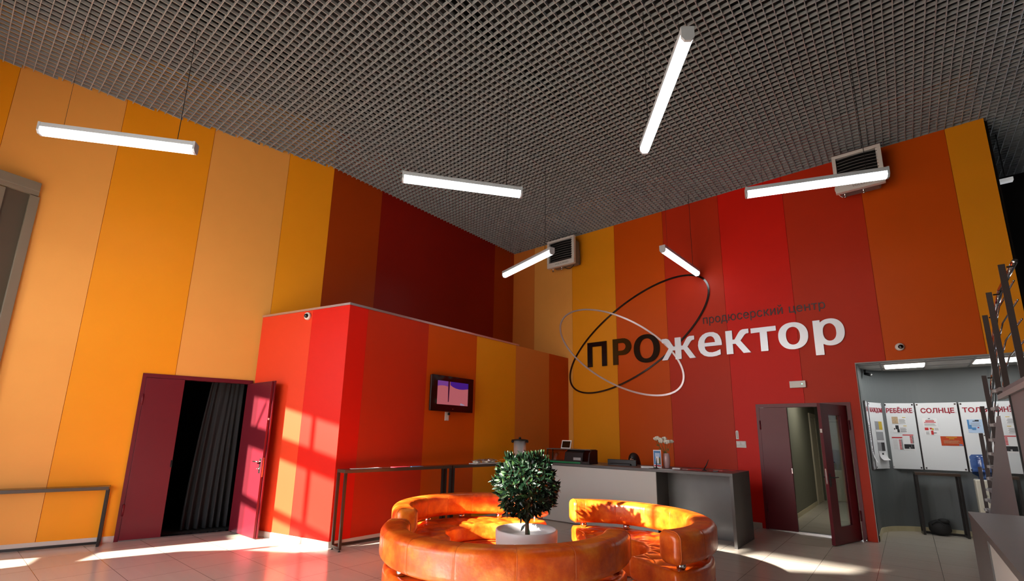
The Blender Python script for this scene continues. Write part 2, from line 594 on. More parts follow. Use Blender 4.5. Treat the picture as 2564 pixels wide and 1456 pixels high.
def text_bm(s, rect, y, depth, bold=0.0, mtx=None):
    """text fitted into rect (x0, x1, z0, z1) in a local XZ plane, front face at y, thickness depth behind it (towards +y)"""
    cu = bpy.data.curves.new('text', 'FONT')
    cu.body = s
    cu.size = 1.0
    to = bpy.data.objects.new('text', cu)
    C.objects.link(to)
    dg = bpy.context.evaluated_depsgraph_get()
    dg.update()
    ev = to.evaluated_get(dg)
    cv = ev.to_curve(dg)
    cons = []
    for sp_ in cv.splines:
        bp_ = sp_.bezier_points
        pts = []
        n_ = len(bp_)
        for i in range(n_):
            a, b = bp_[i], bp_[(i + 1) % n_]
            p0, p1, p2, p3 = a.co.copy(), a.handle_right.copy(), b.handle_left.copy(), b.co.copy()
            straight = (p1 - p0).length < 1e-5 and (p3 - p2).length < 1e-5 or (abs((p1 - p0).cross(p3 - p0).z) < 1e-6 and abs((p2 - p0).cross(p3 - p0).z) < 1e-6)
            K_ = 1 if straight else 5
            for k_ in range(K_):
                t_ = k_ / K_
                q_ = p0 * (1 - t_) ** 3 + p1 * 3 * t_ * (1 - t_) ** 2 + p2 * 3 * t_ * t_ * (1 - t_) + p3 * t_ ** 3
                if not pts or (q_ - Vector((pts[-1][0], pts[-1][1], 0))).length > 1e-5:
                    pts.append((q_.x, q_.y))
        if len(pts) > 2:
            cons.append(pts)
    ev.to_curve_clear()
    bpy.data.objects.remove(to)
    sgn = 1 if contour_area(max(cons, key=lambda p: abs(contour_area(p)))) > 0 else -1
    if bold:
        nc = []
        for pts in cons:
            n_ = len(pts)
            q = []
            for i in range(n_):
                a, b, c = Vector(pts[i - 1]), Vector(pts[i]), Vector(pts[(i + 1) % n_])
                e1, e2 = (b - a).normalized(), (c - b).normalized()
                m1, m2 = Vector((e1.y, -e1.x)), Vector((e2.y, -e2.x))
                mm = (m1 + m2)
                if mm.length < 1e-4: mm = m1
                mm.normalize()
                k_ = bold * sgn / max(0.5, mm.dot(m1))
                q.append((b.x + mm.x * k_, b.y + mm.y * k_))
            nc.append(q)
        cons = nc
    xs = [p[0] for c in cons for p in c]; ys = [p[1] for c in cons for p in c]
    x0, x1, y0, y1 = min(xs), max(xs), min(ys), max(ys)
    cons = [[(rect[0] + (p[0] - x0) / (x1 - x0) * (rect[1] - rect[0]), rect[2] + (p[1] - y0) / (y1 - y0) * (rect[3] - rect[2])) for p in c] for c in cons]
    outs = [c for c in cons if contour_area(c) * sgn > 0 or len(cons) == 1 or not any(inside(c[0], o_) for o_ in cons if o_ is not c)]
    holes = [c for c in cons if c not in outs]
    return fill2d([[o_] + [h for h in holes if inside(h[0], o_)] for o_ in outs], y, depth, mtx)


def ell(cx_, cz_, rx, rz, n_=44, pw=2.2):
    pts = []
    for i in range(n_):
        a = 2 * PI * i / n_
        ca, sa = math.cos(a), math.sin(a)
        pts.append((cx_ + rx * math.copysign(abs(ca) ** (2 / pw), ca), cz_ + rz * math.copysign(abs(sa) ** (2 / pw), sa)))
    return pts


ARM = [(0.0, 0.60), (0.12, 0.60), (0.38, 0.88), (0.48, 0.96), (0.62, 1.0), (0.95, 1.0), (0.95, 0.82), (0.80, 0.81), (0.72, 0.77), (0.46, 0.53), (1.0, 0.0), (0.58, 0.0), (0.16, 0.42), (0.0, 0.42)]
GLYPH = {
    'П': [[[(0, 0), (0, 1), (1, 1), (1, 0), (0.755, 0), (0.755, 0.82), (0.245, 0.82), (0.245, 0)]]],
    'Р': [[[(0, 0), (0, 1), (0.56, 1)] + [(0.56 + 0.44 * math.sin(a * PI / 12), 0.68 + 0.32 * math.cos(a * PI / 12)) for a in range(1, 12)] + [(0.56, 0.36), (0.27, 0.36), (0.27, 0)],
           [(0.27, 0.83), (0.27, 0.53), (0.5, 0.53)] + [(0.5 + 0.21 * math.sin(a * PI / 8), 0.68 - 0.15 * math.cos(a * PI / 8)) for a in range(1, 8)] + [(0.5, 0.83)]]],
    'О': [[ell(0.5, 0.5, 0.5, 0.5), ell(0.5, 0.5, 0.275, 0.355)]],
    'о': [[ell(0.5, 0.5, 0.5, 0.5), ell(0.5, 0.5, 0.235, 0.33)]],
    'т': [[[(0, 1), (1, 1), (1, 0.80), (0.645, 0.80), (0.645, 0), (0.355, 0), (0.355, 0.80), (0, 0.80)]]],
    'к': [[[(0, 0), (0, 1), (0.28, 1)] + [(0.28 + 0.72 * p[0], p[1]) for p in ARM] + [(0.28, 0)]]],
    'ж': [[[(0.41, 0), (0.41, 0.42)] + [(0.41 - 0.41 * p[0], p[1]) for p in ARM[::-1][1:-1]] + [(0.41, 0.60), (0.41, 1), (0.59, 1)] + [(0.59 + 0.41 * p[0], p[1]) for p in ARM] + [(0.59, 0)]]],
    'е': [[[(1, 0.43), (0.285, 0.43), (0.30, 0.33), (0.36, 0.24), (0.46, 0.185), (0.60, 0.17), (0.76, 0.20), (0.93, 0.27), (0.93, 0.06), (0.76, 0.015), (0.56, 0.0), (0.40, 0.012), (0.24, 0.065), (0.10, 0.18), (0.025, 0.33), (0.0, 0.49), (0.025, 0.66), (0.10, 0.81), (0.22, 0.92), (0.36, 0.982), (0.52, 1.0), (0.69, 0.985), (0.84, 0.91), (0.94, 0.79), (0.99, 0.64), (1.0, 0.52)],
           [(0.285, 0.575), (0.73, 0.575), (0.715, 0.68), (0.67, 0.77), (0.59, 0.825), (0.51, 0.835), (0.42, 0.815), (0.345, 0.75), (0.30, 0.67)]]],
    'р': [[[(0, 0), (0, 0.985), (0.24, 0.985), (0.24, 0.93), (0.28, 0.6), (0.28, 0)]], [ell(0.55, 0.622, 0.45, 0.378), ell(0.52, 0.622, 0.215, 0.245)]],
}


def glyph_bm(ch, rect, y, depth):
    f = lambda p: (rect[0] + p[0] * (rect[1] - rect[0]), rect[2] + p[1] * (rect[3] - rect[2]))
    return fill2d([[[f(p) for p in c] for c in g_] for g_ in GLYPH[ch]], y, depth)


# ------------------------------------------------------------------ room data
YB = 9.8155           # back wall
ZC = 6.619            # ceiling grid
ZT = 7.5              # slab above
KX, KY = -8.107, 4.225
A1D = Vector((math.sin(R(15.09)), math.cos(R(15.09)), 0))
A1N = Vector((A1D.y, -A1D.x, 0))          # into the room


def a1(s, z=0.0, off=0.0):
    p = Vector((KX, KY, 0)) + A1D * s + A1N * off
    return Vector((p.x, p.y, z))


def a1box(bm, s0, s1, z0, z1, o0, o1, mi=0, bev=0.0):
    return box(bm, s0, s1, o0, o1, z0, z1, mi, bev, mtx=A1M)


# local frame of the left wall: x along the wall, y into the wall's outside is negative of normal
A1M = Matrix(((A1D.x, A1N.x, 0, KX), (A1D.y, A1N.y, 0, KY), (0, 0, 1, 0), (0, 0, 0, 1)))

FO = Vector((-9.516, -1.0, 0))
FD = Vector((math.sin(R(105)), math.cos(R(105)), 0))
FN = Vector((-FD.y, FD.x, 0))
FM = Matrix(((FD.x, FN.x, 0, FO.x), (FD.y, FN.y, 0, FO.y), (0, 0, 1, 0), (0, 0, 0, 1)))

# ------------------------------------------------------------------ floor
bm = B()
box(bm, -11.5, 6.5, -7.5, 17.0, -0.12, 0.0)
struct('floor', bm, 'floor')

# ------------------------------------------------------------------ left wall
PM = ['panel_umber', 'panel_oxblood', 'panel_peach', 'panel_amber', 'panel_tan', 'panel_orange', 'panel_brick', 'panel_red', 'panel_coral', 'panel_rust']
PI_ = {k[6:]: i for i, k in enumerate(PM)}
GAP = 0.0025
D_S0, D_S1, D_Z = -2.401, -0.941, 2.372
bm = B()
edges = [-5.42, -4.40, -3.20, -2.008, -0.808, 0.0]
cols = ['amber', 'peach', 'amber', 'peach', 'amber']
for i, c in enumerate(cols):
    s0, s1 = edges[i], edges[i + 1]
    segs = []
    if s1 <= D_S0 or s0 >= D_S1:
        segs.append((s0, s1, 0, ZT))
    else:
        segs.append((s0, s1, D_Z, ZT))
        if s0 < D_S0: segs.append((s0, D_S0, 0, D_Z))
        if s1 > D_S1: segs.append((D_S1, s1, 0, D_Z))
    for (p, q, z0, z1) in segs:
        gp = GAP if abs(p - s0) < 1e-6 else 0
        gq = GAP if abs(q - s1) < 1e-6 else 0
        a1box(bm, p + gp, q - gq, z0, z1, -0.02, 0.0, PI_[c])
    # recessed groove between panels
a1box(bm, -5.42, D_S0, 0, ZT, -0.14, -0.02, PI_['orange'])
a1box(bm, D_S1, 0.0, 0, ZT, -0.14, -0.02, PI_['orange'])
a1box(bm, D_S0, D_S1, D_Z, ZT, -0.14, -0.02, PI_['orange'])
struct('wall_left', bm, PM)

# corner wall above the low block (stripe colours darkened to stand in for its shade)
bm = B()
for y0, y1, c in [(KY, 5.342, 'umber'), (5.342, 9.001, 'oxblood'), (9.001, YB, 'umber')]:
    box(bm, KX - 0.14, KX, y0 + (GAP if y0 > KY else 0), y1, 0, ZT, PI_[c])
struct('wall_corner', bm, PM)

# back wall with a doorway and the niche opening
bm = B()
bx = [(-8.107, -7.37, 'tan'), (-7.37, -6.168, 'peach'), (-6.168, -4.964, 'amber'), (-4.964, -3.755, 'orange'), (-3.755, -2.545, 'brick'),
      (-2.545, -1.346, 'red'), (-1.346, -0.138, 'brick'), (-0.138, 1.048, 'orange'), (1.048, 1.512, 'amber')]
DX0, DX1, DZ = -2.148, -0.690, 2.203
NX0, NZ = -0.545, 2.862
for x0, x1, c in bx:
    cuts = sorted({x0, x1} | {v for v in (DX0, DX1, NX0) if x0 < v < x1})
    for p, q in zip(cuts[:-1], cuts[1:]):
        mid = (p + q) / 2
        z0 = DZ if DX0 < mid < DX1 else (NZ if mid > NX0 else 0)
        gp = (GAP if p > -8.0 else -0.15) if p == x0 else 0
        gq = GAP if q == x1 else 0
        box(bm, p + gp, q - gq, YB, YB + 0.02, z0, ZT, PI_[c])
for p, q, z0 in [(-8.26, DX0, 0), (DX0, DX1, DZ), (DX1, NX0, 0), (NX0, 1.512, NZ)]:
    box(bm, p, q, YB + 0.02, YB + 0.12, z0, ZT, PI_['brick'])
struct('wall_back', bm, PM)

# low projecting block with the television
XB = -6.3006
CORN = Vector((XB, 3.749, 0))
F1D = Vector((math.sin(R(-102.18)), math.cos(R(-102.18)), 0))
BZ = 3.452
F1L = 2.03
LEFT = CORN + F1D * F1L


def f1pt(t, z=0.0, off=0.0):
    n_ = Vector((-F1D.y, F1D.x, 0))
    if n_.y > 0: n_ = -n_
    p = CORN + F1D * t + n_ * off
    return Vector((p.x, p.y, z))


bm = B()
th = 0.02
for t0, t1, c in [(0.0, 0.803, 'red'), (0.803, F1L, 'coral')]:
    g0 = GAP if t0 > 0 else 0
    prism(bm, [f1pt(t0 + g0).xy, f1pt(t1).xy, f1pt(t1, 0, -th).xy, f1pt(t0 + g0, 0, -th).xy], 0, BZ, PI_[c])
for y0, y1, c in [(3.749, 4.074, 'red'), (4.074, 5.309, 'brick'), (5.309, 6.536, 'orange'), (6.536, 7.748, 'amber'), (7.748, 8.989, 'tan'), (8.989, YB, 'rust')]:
    g0 = 0.001 if y0 > 3.75 else 0
    prism(bm, [(XB, y0 + g0), (XB, y1), (XB - th, y1), (XB - th, y0 + g0 + (0.005 if y0 < 3.75 else 0))], 0, BZ, PI_[c])
a_ = f1pt(F1L, 0, -th).xy
prism(bm, [(XB - th, 3.749 + 0.004), (XB - th, YB), (KX, YB), (KX, KY), a_], 0.0, BZ, PI_['brick'])
struct('wall_middle', bm, PM)

bm = B()
tz = 0.035
prism(bm, [f1pt(-0.012, 0, 0.012).xy, f1pt(F1L, 0, 0.012).xy, f1pt(F1L, 0, -0.05).xy, f1pt(0.05, 0, -0.05).xy], BZ, BZ + tz)
prism(bm, [(XB + 0.012, 3.739), (XB + 0.012, 7.85), (XB - 0.05, 7.85), (XB - 0.05, 3.80)], BZ, BZ + tz)
struct('trim_1', bm, 'trim')

# skirting boards
bm = B()
a1box(bm, -5.42, D_S0, 0, 0.082, 0.0, 0.012)
a1box(bm, D_S1, -0.80, 0, 0.082, 0.0, 0.012)
struct('baseboard_left', bm, 'skirt')
bm = B()
prism(bm, [f1pt(-0.012, 0, 0.012).xy, f1pt(F1L, 0, 0.012).xy, f1pt(F1L).xy, f1pt(0).xy], 0, 0.082)
prism(bm, [(XB + 0.012, 3.739), (XB + 0.012, YB), (XB, YB), (XB, 3.749)], 0, 0.082)
struct('baseboard_middle', bm, 'skirt')
bm = B()
box(bm, XB, DX0 - 0.06, YB - 0.012, YB, 0, 0.09)
struct('baseboard_back', bm, 'skirt')

# ------------------------------------------------------------------ ceiling grid
bm = B()
BT = 0.0042
gh = 0.045


def wall_x(y):            # x of the left boundary at y
    if y > KY: return KX
    return KX + (y - KY) * A1D.x / A1D.y


def fac_y(x):
    return FO.y + (x - FO.x) * FD.y / FD.x


XR = 6.0
k = 0
y = -2.6
while y < 12.4:
    xl = wall_x(y) + 0.004 if y < YB else 1.52
    if y < FO.y:
        xl = FO.x + (y - FO.y) * FD.x / FD.y + 0.02
    if abs(y - YB) > 0.02 or True:
        if xl < XR:
            box(bm, xl, XR, y - BT, y + BT, ZC, ZC + gh)
    y += 0.1
x = -9.45
while x < XR:
    y0 = fac_y(x) + 0.02
    if x < KX:
        y0 = max(y0, -99)
        y1 = KY + (x - KX) * A1D.y / A1D.x - 0.004
    else:
        y1 = YB - 0.002 if x < 1.5 else 12.4
    y0 = max(y0, -2.6)
    if y1 > y0 + 0.1:
        box(bm, x - BT, x + BT, y0, y1, ZC, ZC + gh)
    x += 0.1
struct('ceiling', bm, 'grid')
bm = B()
box(bm, -10.2, 6.5, -7.5, 13.0, ZT, ZT + 0.1)
for x_ in (-7.2, -4.3, -1.4, 1.5):
    box(bm, x_, x_ + 0.22, -2.5, YB, ZT - 0.35, ZT)
for y_ in (1.0, 4.6, 8.0):
    box(bm, -7.9, 6, y_, y_ + 0.16, ZT - 0.5, ZT - 0.36)
struct('ceiling_slab', bm, 'void')

# dark space past the end of the back wall
bm = B()
box(bm, 1.512, 6.5, 12.4, 12.5, NZ + 0.1, ZT)
box(bm, 1.512, 1.56, YB + 0.12, 12.4, NZ + 0.1, ZT)
box(bm, 6.0, 6.1, -7.2, 12.4, 0, ZT)
struct('wall_right', bm, 'dark_wall')

# ------------------------------------------------------------------ front wall behind the camera, unseen openings shaped for the sun and sky light
def facade():
    cu = bpy.data.curves.new('facade', 'CURVE')
    cu.dimensions = '2D'
    cu.fill_mode = 'BOTH'
    cu.extrude = 0.02

    def sp(pts):
        s = cu.splines.new('POLY')
        s.points.add(len(pts) - 1)
        for p, q in zip(s.points, pts):
            p.co = (q[0], q[1], 0, 1)
        s.use_cyclic_u = True
    sp([(-0.2, 0), (15.9, 0), (15.9, ZT), (-0.2, ZT)])
    for h in HOLES:
        sp(h)
    to = bpy.data.objects.new('facade', cu)
    C.objects.link(to)
    dg = bpy.context.evaluated_depsgraph_get()
    dg.update()
    me = bpy.data.meshes.new_from_object(to.evaluated_get(dg))
    bpy.data.objects.remove(to)
    b_ = bmesh.new()
    b_.from_mesh(me)
    # curve plane (x, y) -> (along, up); thickness along normal
    b_.transform(FM @ Matrix(((1, 0, 0, 0), (0, 0, -1, -0.02), (0, 1, 0, 0), (0, 0, 0, 1))))
    return b_


WIN_L = [(-0.10, 2.10), (0.57, 2.10), (0.60, 1.40), (1.00, 1.32), (1.02, 1.80), (1.305, 2.11), (1.84, 2.40), (1.84, 4.24), (-0.10, 4.25)]  # WIN outlines traced back along the sun from the lit patches
WIN_S = [(0.50, 0.95), (1.00, 0.93), (0.95, 1.12), (0.56, 1.14)]
WIN_R = [(2.72, 2.90), (6.17, 4.97), (6.08, 6.02), (2.72, 3.83)]
WIN_T = [(6.27, 5.06), (6.40, 5.13), (6.34, 6.20), (6.25, 6.13)]
LOW1 = [(2.6, 0.2), (4.4, 0.2), (4.4, 1.55), (2.6, 1.55)]  # low openings added out of view to let sky light in
LOW2 = [(4.6, 0.2), (8.0, 0.2), (8.0, 2.4), (4.6, 2.4)]
DIF2 = [(6.95, 2.65), (8.6, 2.65), (8.6, 4.8), (6.95, 4.8)]  # openings added behind the camera for the light-diffusing cloth
DIF4 = [(4.3, 1.75 + 0.9), (6.8, 2.65), (6.8, 4.9), (6.4, 4.9), (4.3, 3.6)]
HOLES = [WIN_L, WIN_S, WIN_R, WIN_T, LOW1, LOW2, DIF2, DIF4]
struct('wall_front', facade(), 'facade')
# window bars
bm = B()
fb = lambda u0, u1, z0, z1: box(bm, u0, u1, -0.09, -0.03, z0, z1, 0, 0, FM)
fb(-0.10, 1.84, 3.50, 3.80)
fb(-0.02, 1.84, 2.64, 2.76)
fb(1.272, 1.36, 2.0, 4.24)
slabpoly(bm, [FM @ Vector(p) for p in [(0.30, -0.05, 3.70), (0.34, -0.05, 3.68), (0.645, -0.05, 4.19), (0.605, -0.05, 4.21)]], FN * 0.03)
struct('window_1', bm, 'frame_grey')
bm = B()
fb = lambda u0, u1, z0, z1: box(bm, u0, u1, -0.09, -0.03, z0, z1, 0, 0, FM)
fb(4.86, 4.98, 3.8, 5.4)
fb(7.4, 7.5, 0.2, 2.4)
struct('window_2', bm, 'frame_grey')
diffuser_bm = []
for i, bl in enumerate([DIF2, DIF4]):
    bm = B()
    bm.faces.new([bm.verts.new(FM @ Vector((p[0] + (-0.03 if p[0] < sum(q[0] for q in bl) / len(bl) else 0.03), 0.012, p[1] + (-0.03 if p[1] < sum(q[1] for q in bl) / len(bl) else 0.0)))) for p in bl])
    bm.faces.ensure_lookup_table()
    o = obj('added_diffuser', bm, 'diffuser_cloth')
    o.name = 'trim_%d' % (20 + i)  # light-diffusing sheets added behind the camera, not real trim
    o['kind'] = 'structure'

# ------------------------------------------------------------------ left double door (one leaf open), dark room and curtain behind it
dm = A1M
bm = B()
fw = 0.05
a1box(bm, D_S0, D_S0 + fw, 0, D_Z, -0.13, 0.02)
a1box(bm, D_S1 - fw, D_S1, 0, D_Z, -0.13, 0.02)
a1box(bm, D_S0 + fw, D_S1 - fw, D_Z - 0.06, D_Z, -0.13, 0.02)
door = struct('door_1', bm, 'maroon')
bm = B()
a1box(bm, D_S0 + fw + 0.003, -1.872, 0.012, D_Z - 0.064, -0.035, 0.03, 0, 0.003)
fixed = struct('fixed_leaf', bm, 'maroon', door)
bm = B()
a1box(bm, -1.890, -1.868, 1.0, 1.10, -0.02, 0.034)
struct('strike_plate', bm, 'chrome', fixed)
for z in (0.34, 1.90):
    bm = B()
    tube(bm, [a1(D_S0 + fw - 0.004, z, 0.032), a1(D_S0 + fw - 0.004, z + 0.16, 0.032)], 0.014, 10)
    struct('hinge', bm, 'maroon', fixed, True)
bm = B()
a1box(bm, D_S0 + fw, D_S1 - fw, 0.0, 0.018, -0.12, 0.03)
struct('threshold', bm, 'threshold', door)
# open leaf: hinge at the right jamb, swung into the hall
HG = Vector((-8.405, 3.262, 0))
LD = Vector((1.0, 0.012, 0)).normalized()
LM = frame_mtx(HG, LD)
LW = 0.865
bm = B()
box(bm, 0, LW, 0.0, 0.04, 0.015, 2.312, 0, 0.002, LM)
box(bm, 0, LW + 0.02, 0.04, 0.062, 0.015, 2.325, 0, 0.002, LM)
leaf = struct('open_leaf', bm, 'maroon', door)
bm = B()
box(bm, LW - 0.075, LW - 0.035, -0.008, 0.0, 0.93, 1.15, 0, 0.003, LM)
struct('handle_plate', bm, 'steel', leaf)
bm = B()
p = lambda x_, y_, z_: LM @ Vector((x_, y_, z_))
tube(bm, [p(LW - 0.055, 0, 1.10), p(LW - 0.055, -0.05, 1.10), p(LW - 0.075, -0.055, 1.10), p(LW - 0.18, -0.055, 1.10)], 0.010, 10)
struct('handle', bm, 'steel', leaf, True)
bm = B()
tube(bm, [p(LW - 0.055, 0.0, 1.0), p(LW - 0.055, -0.025, 1.0)], 0.014, 12)
tube(bm, [p(LW - 0.055, -0.025, 1.0), p(LW - 0.055, -0.05, 1.0)], 0.006, 8)
struct('lock_cylinder', bm, 'chrome', leaf, True)
bm = B()
box(bm, LW + 0.0, LW + 0.004, 0.008, 0.03, 0.88, 1.16, 0, 0, LM)
struct('lock_face', bm, 'steel', leaf)
bm = B()
box(bm, LW + 0.0, LW + 0.003, 0.008, 0.03, 1.72, 1.75, 0, 0, LM)
struct('edge_plate', bm, 'white_plastic', leaf)
# dark room
bm = B()
a1box(bm, -3.0, -0.3, -0.02, 2.7, -2.6, -2.5)
a1box(bm, -3.0, -2.9, -0.02, 2.7, -2.5, -0.15)
a1box(bm, -0.4, -0.3, -0.02, 2.7, -2.5, -0.15)
a1box(bm, -3.0, -0.3, 2.6, 2.7, -2.5, -0.15)
a1box(bm, -3.0, -0.3, -0.02, 0.008, -2.5, -0.14)
struct('wall_dark_room', bm, 'black_void')
t = thing('curtain', 'black folded curtain hanging inside the left doorway beside the open maroon leaf', 'curtain', tuple(a1(-1.2, 0, -0.35)))
bm = B()
NF = 90
rows = 14
grid = []
for j in range(rows + 1):
    zf = j / rows
    z = 0.03 + zf * 2.47
    row = []
    for i in range(NF + 1):
        u = i / NF
        sp_ = 0.62 - 0.16 * zf ** 1.5
        s = -1.02 - sp_ * (1 - u)
        amp = 0.035 * (0.5 + 0.5 * (1 - zf))
        d_ = -0.36 + amp * math.sin(u * 2 * PI * 6.2 + 0.8 * math.sin(u * 9)) + 0.012 * math.sin(u * 40 + zf * 3)
        row.append(bm.verts.new(a1(s, z, d_)))
    grid.append(row)
for j in range(rows):
    for i in range(NF):
        bm.faces.new((grid[j][i], grid[j][i + 1], grid[j + 1][i + 1], grid[j + 1][i]))
o = obj('cloth', bm, 'curtain', t, True)
md = o.modifiers.new('thick', 'SOLIDIFY'); md.thickness = 0.004
bm = B()
tube(bm, [a1(-2.3, 2.53, -0.36), a1(-0.45, 2.53, -0.36)], 0.012, 10)
obj('curtain_rail', bm, 'black_metal', t, True)

# ------------------------------------------------------------------ right double door with a glazed leaf, corridor behind
bm = B()
fw = 0.055
box(bm, DX0, DX0 + fw, YB - 0.02, YB + 0.12, 0, DZ)
box(bm, DX1 - fw, DX1, YB - 0.02, YB + 0.12, 0, DZ)
box(bm, DX0 + fw, DX1 - fw, YB - 0.02, YB + 0.12, DZ - 0.065, DZ)
door2 = struct('door_2', bm, 'maroon')
bm = B()
box(bm, DX0 + fw + 0.003, -1.640, YB - 0.032, YB + 0.03, 0.012, DZ - 0.069, 0, 0.003)
fixed2 = struct('fixed_leaf', bm, 'maroon', door2)
bm = B()
box(bm, -1.654, -1.638, YB - 0.036, YB, 0.98, 1.07)
struct('strike_plate', bm, 'chrome', fixed2)
for x_, par in ((DX0 + fw, fixed2), (DX1 - fw + 0.008, door2)):
    for z in (0.30, 1.74):
        bm = B()
        tube(bm, [(x_, YB - 0.034, z), (x_, YB - 0.034, z + 0.16)], 0.013, 10)
        struct('hinge', bm, 'maroon', par, True)
bm = B()
box(bm, DX0 + fw, DX1 - fw, YB - 0.03, YB + 0.10, 0.0, 0.02)
struct('threshold', bm, 'threshold', door2)
HG2 = Vector((-0.752, YB - 0.036, 0))
LD2 = (Vector((-1.029, 8.953, 0)) - HG2)
LW2 = LD2.length
LM2 = frame_mtx(HG2, LD2)          # local y: to the ... side
# thickness lies on the side away from the camera
TS = -1.0
bm = B()
G0, G1, GZ0, GZ1 = LW2 * 0.275, LW2 * 0.735, 0.26, 1.97
t0, t1 = sorted((0.0, TS * 0.045))
LZ = 2.143
for (a, b, z0, z1) in [(0, G0, 0.012, LZ), (G1, LW2, 0.012, LZ), (G0, G1, 0.012, GZ0), (G0, G1, GZ1, LZ)]:
    box(bm, a, b, t0, t1, z0, z1, 0, 0, LM2)
a, b = sorted((TS * 0.045, TS * 0.06))
box(bm, 0.0, LW2 - 0.02, a, b, 0.012, 0.1, 0, 0, LM2)
leaf2 = struct('open_leaf', bm, 'maroon_dark', door2)
bm = B()
t_ = TS * 0.022
box(bm, G0, G1, t_ - 0.004, t_ + 0.004, GZ0, GZ1, 0, 0, LM2)
struct('glass_pane', bm, 'glass', leaf2)
bm = B()
box(bm, LW2, LW2 + 0.003, t0 + 0.012, t1 - 0.012, 0.90, 1.13, 0, 0, LM2)
struct('lock_face', bm, 'steel', leaf2)
bm = B()
q = lambda x_, y_, z_: LM2 @ Vector((x_, y_, z_))
sgn = 1
tube(bm, [q(LW2 - 0.06, t0, 1.0), q(LW2 - 0.06, t0 - 0.05, 1.0), q(LW2 - 0.08, t0 - 0.055, 1.0), q(LW2 - 0.2, t0 - 0.055, 1.0)], 0.010, 10)
tube(bm, [q(LW2 - 0.06, t1, 1.0), q(LW2 - 0.06, t1 + 0.05, 1.0), q(LW2 - 0.08, t1 + 0.055, 1.0), q(LW2 - 0.2, t1 + 0.055, 1.0)], 0.010, 10)
struct('handle', bm, 'black_metal', leaf2, True)
bm = B()
box(bm, LW2 - 0.08, LW2 - 0.04, t1, t1 + 0.006, 0.86, 1.06, 0, 0.002, LM2)
struct('handle_plate', bm, 'black_metal', leaf2)
bm = B()
box(bm, LW2 + 0.0, LW2 + 0.003, t0 + 0.008, t1 - 0.008, 1.68, 1.74, 0, 0, LM2)
struct('edge_plate', bm, 'white_plastic', leaf2)
bm = B()
sphere(bm, (-0.70, YB - 0.05, 0.018), 0.018)
tag(obj('door_stop', bm, 'chrome', None, True), 'small chrome floor stop at the foot of the right door jamb', 'door stop')
# corridor
bm = B()
box(bm, -2.05, -1.93, YB + 0.12, 15.5, 0, 2.7)
box(bm, -0.62, -0.565, YB + 0.12, 15.5, 0, 2.7)
box(bm, -2.05, -0.565, 15.5, 15.6, 0, 2.7)
box(bm, -2.05, -0.565, YB + 0.12, 15.6, 2.7, 2.8)
struct('wall_corridor', bm, 'corridor')
bm = B()
box(bm, -1.93, -1.918, YB + 0.12, 14.3, 0, 0.09)
struct('baseboard_corridor', bm, 'skirt_beige')
bm = B()
box(bm, -1.93, -1.90, 14.35, 14.45, 0, 2.15)
box(bm, -1.93, -1.90, 15.25, 15.35, 0, 2.15)
box(bm, -1.93, -1.90, 14.35, 15.35, 2.15, 2.25)
door3 = struct('door_3', bm, 'corridor_door')
bm = B()
box(bm, -1.93, -1.912, 14.46, 15.24, 0.01, 2.14)
struct('leaf', bm, 'corridor_door', door3)
bm = B()
box(bm, -1.86, -1.80, 15.46, 15.5, 0, 2.12)
box(bm, -0.72, -0.66, 15.46, 15.5, 0, 2.12)
box(bm, -1.86, -0.66, 15.46, 15.5, 2.06, 2.12)
door4 = struct('door_4', bm, 'corridor_door')
bm = B()
box(bm, -1.79, -0.73, 15.475, 15.5, 0.01, 2.05)
lf = struct('leaf', bm, 'corridor_door', door4)
bm = B()
tube(bm, [(-1.7, 15.475, 1.0), (-1.7, 15.42, 1.0), (-1.58, 15.42, 1.0)], 0.011, 8)
struct('handle', bm, 'black_metal', lf, True)
t = thing('ceiling_light', 'unseen lit square panel added to light the corridor behind the right doorway', 'ceiling light', (-1.25, 12.3, 2.68))  # lamp added out of view to brighten the corridor
bm = B()
box(bm, -1.5, -1.0, 12.05, 12.55, 2.685, 2.70)
obj('frame', bm, 'white_plastic', t)
bm = B()
box(bm, -1.48, -1.02, 12.07, 12.53, 2.68, 2.685)
obj('diffuser', bm, 'corridor_fill', t)

# ------------------------------------------------------------------ niche with rounded corner
NR = 0.85
ncx, ncy = NX0 + NR, 11.60 - NR
path = [(NX0, YB + 0.12), (NX0, ncy - 0.4), (NX0, ncy)]
for i in range(1, 17):
    a = PI - i / 16 * PI / 2
    path.append((ncx + NR * math.cos(a), ncy + NR * math.sin(a)))
path += [(0.9, 11.60), (1.5, 11.60), (2.6, 11.60)]


def sweep_wall(bm, pts, z0, z1, d0, d1):
    L = []
    for i, p_ in enumerate(pts):
        a = Vector(pts[max(i - 1, 0)]); b = Vector(pts[min(i + 1, len(pts) - 1)])
        d_ = (b - a).normalized(); n_ = Vector((d_.y, -d_.x))
        L.append((Vector(p_) + n_ * d0, Vector(p_) + n_ * d1))
    vv = [[bm.verts.new((q_.x, q_.y, z)) for q_ in pr for z in (z0, z1)] for pr in L]
    for a, b in zip(vv[:-1], vv[1:]):
        bm.faces.new((a[0], b[0], b[1], a[1])); bm.faces.new((a[2], b[2], b[3], a[3]))
        bm.faces.new((a[1], b[1], b[3], a[3])); bm.faces.new((a[0], b[0], b[2], a[2]))
    bm.faces.new(vv[0]); bm.faces.new(vv[-1])


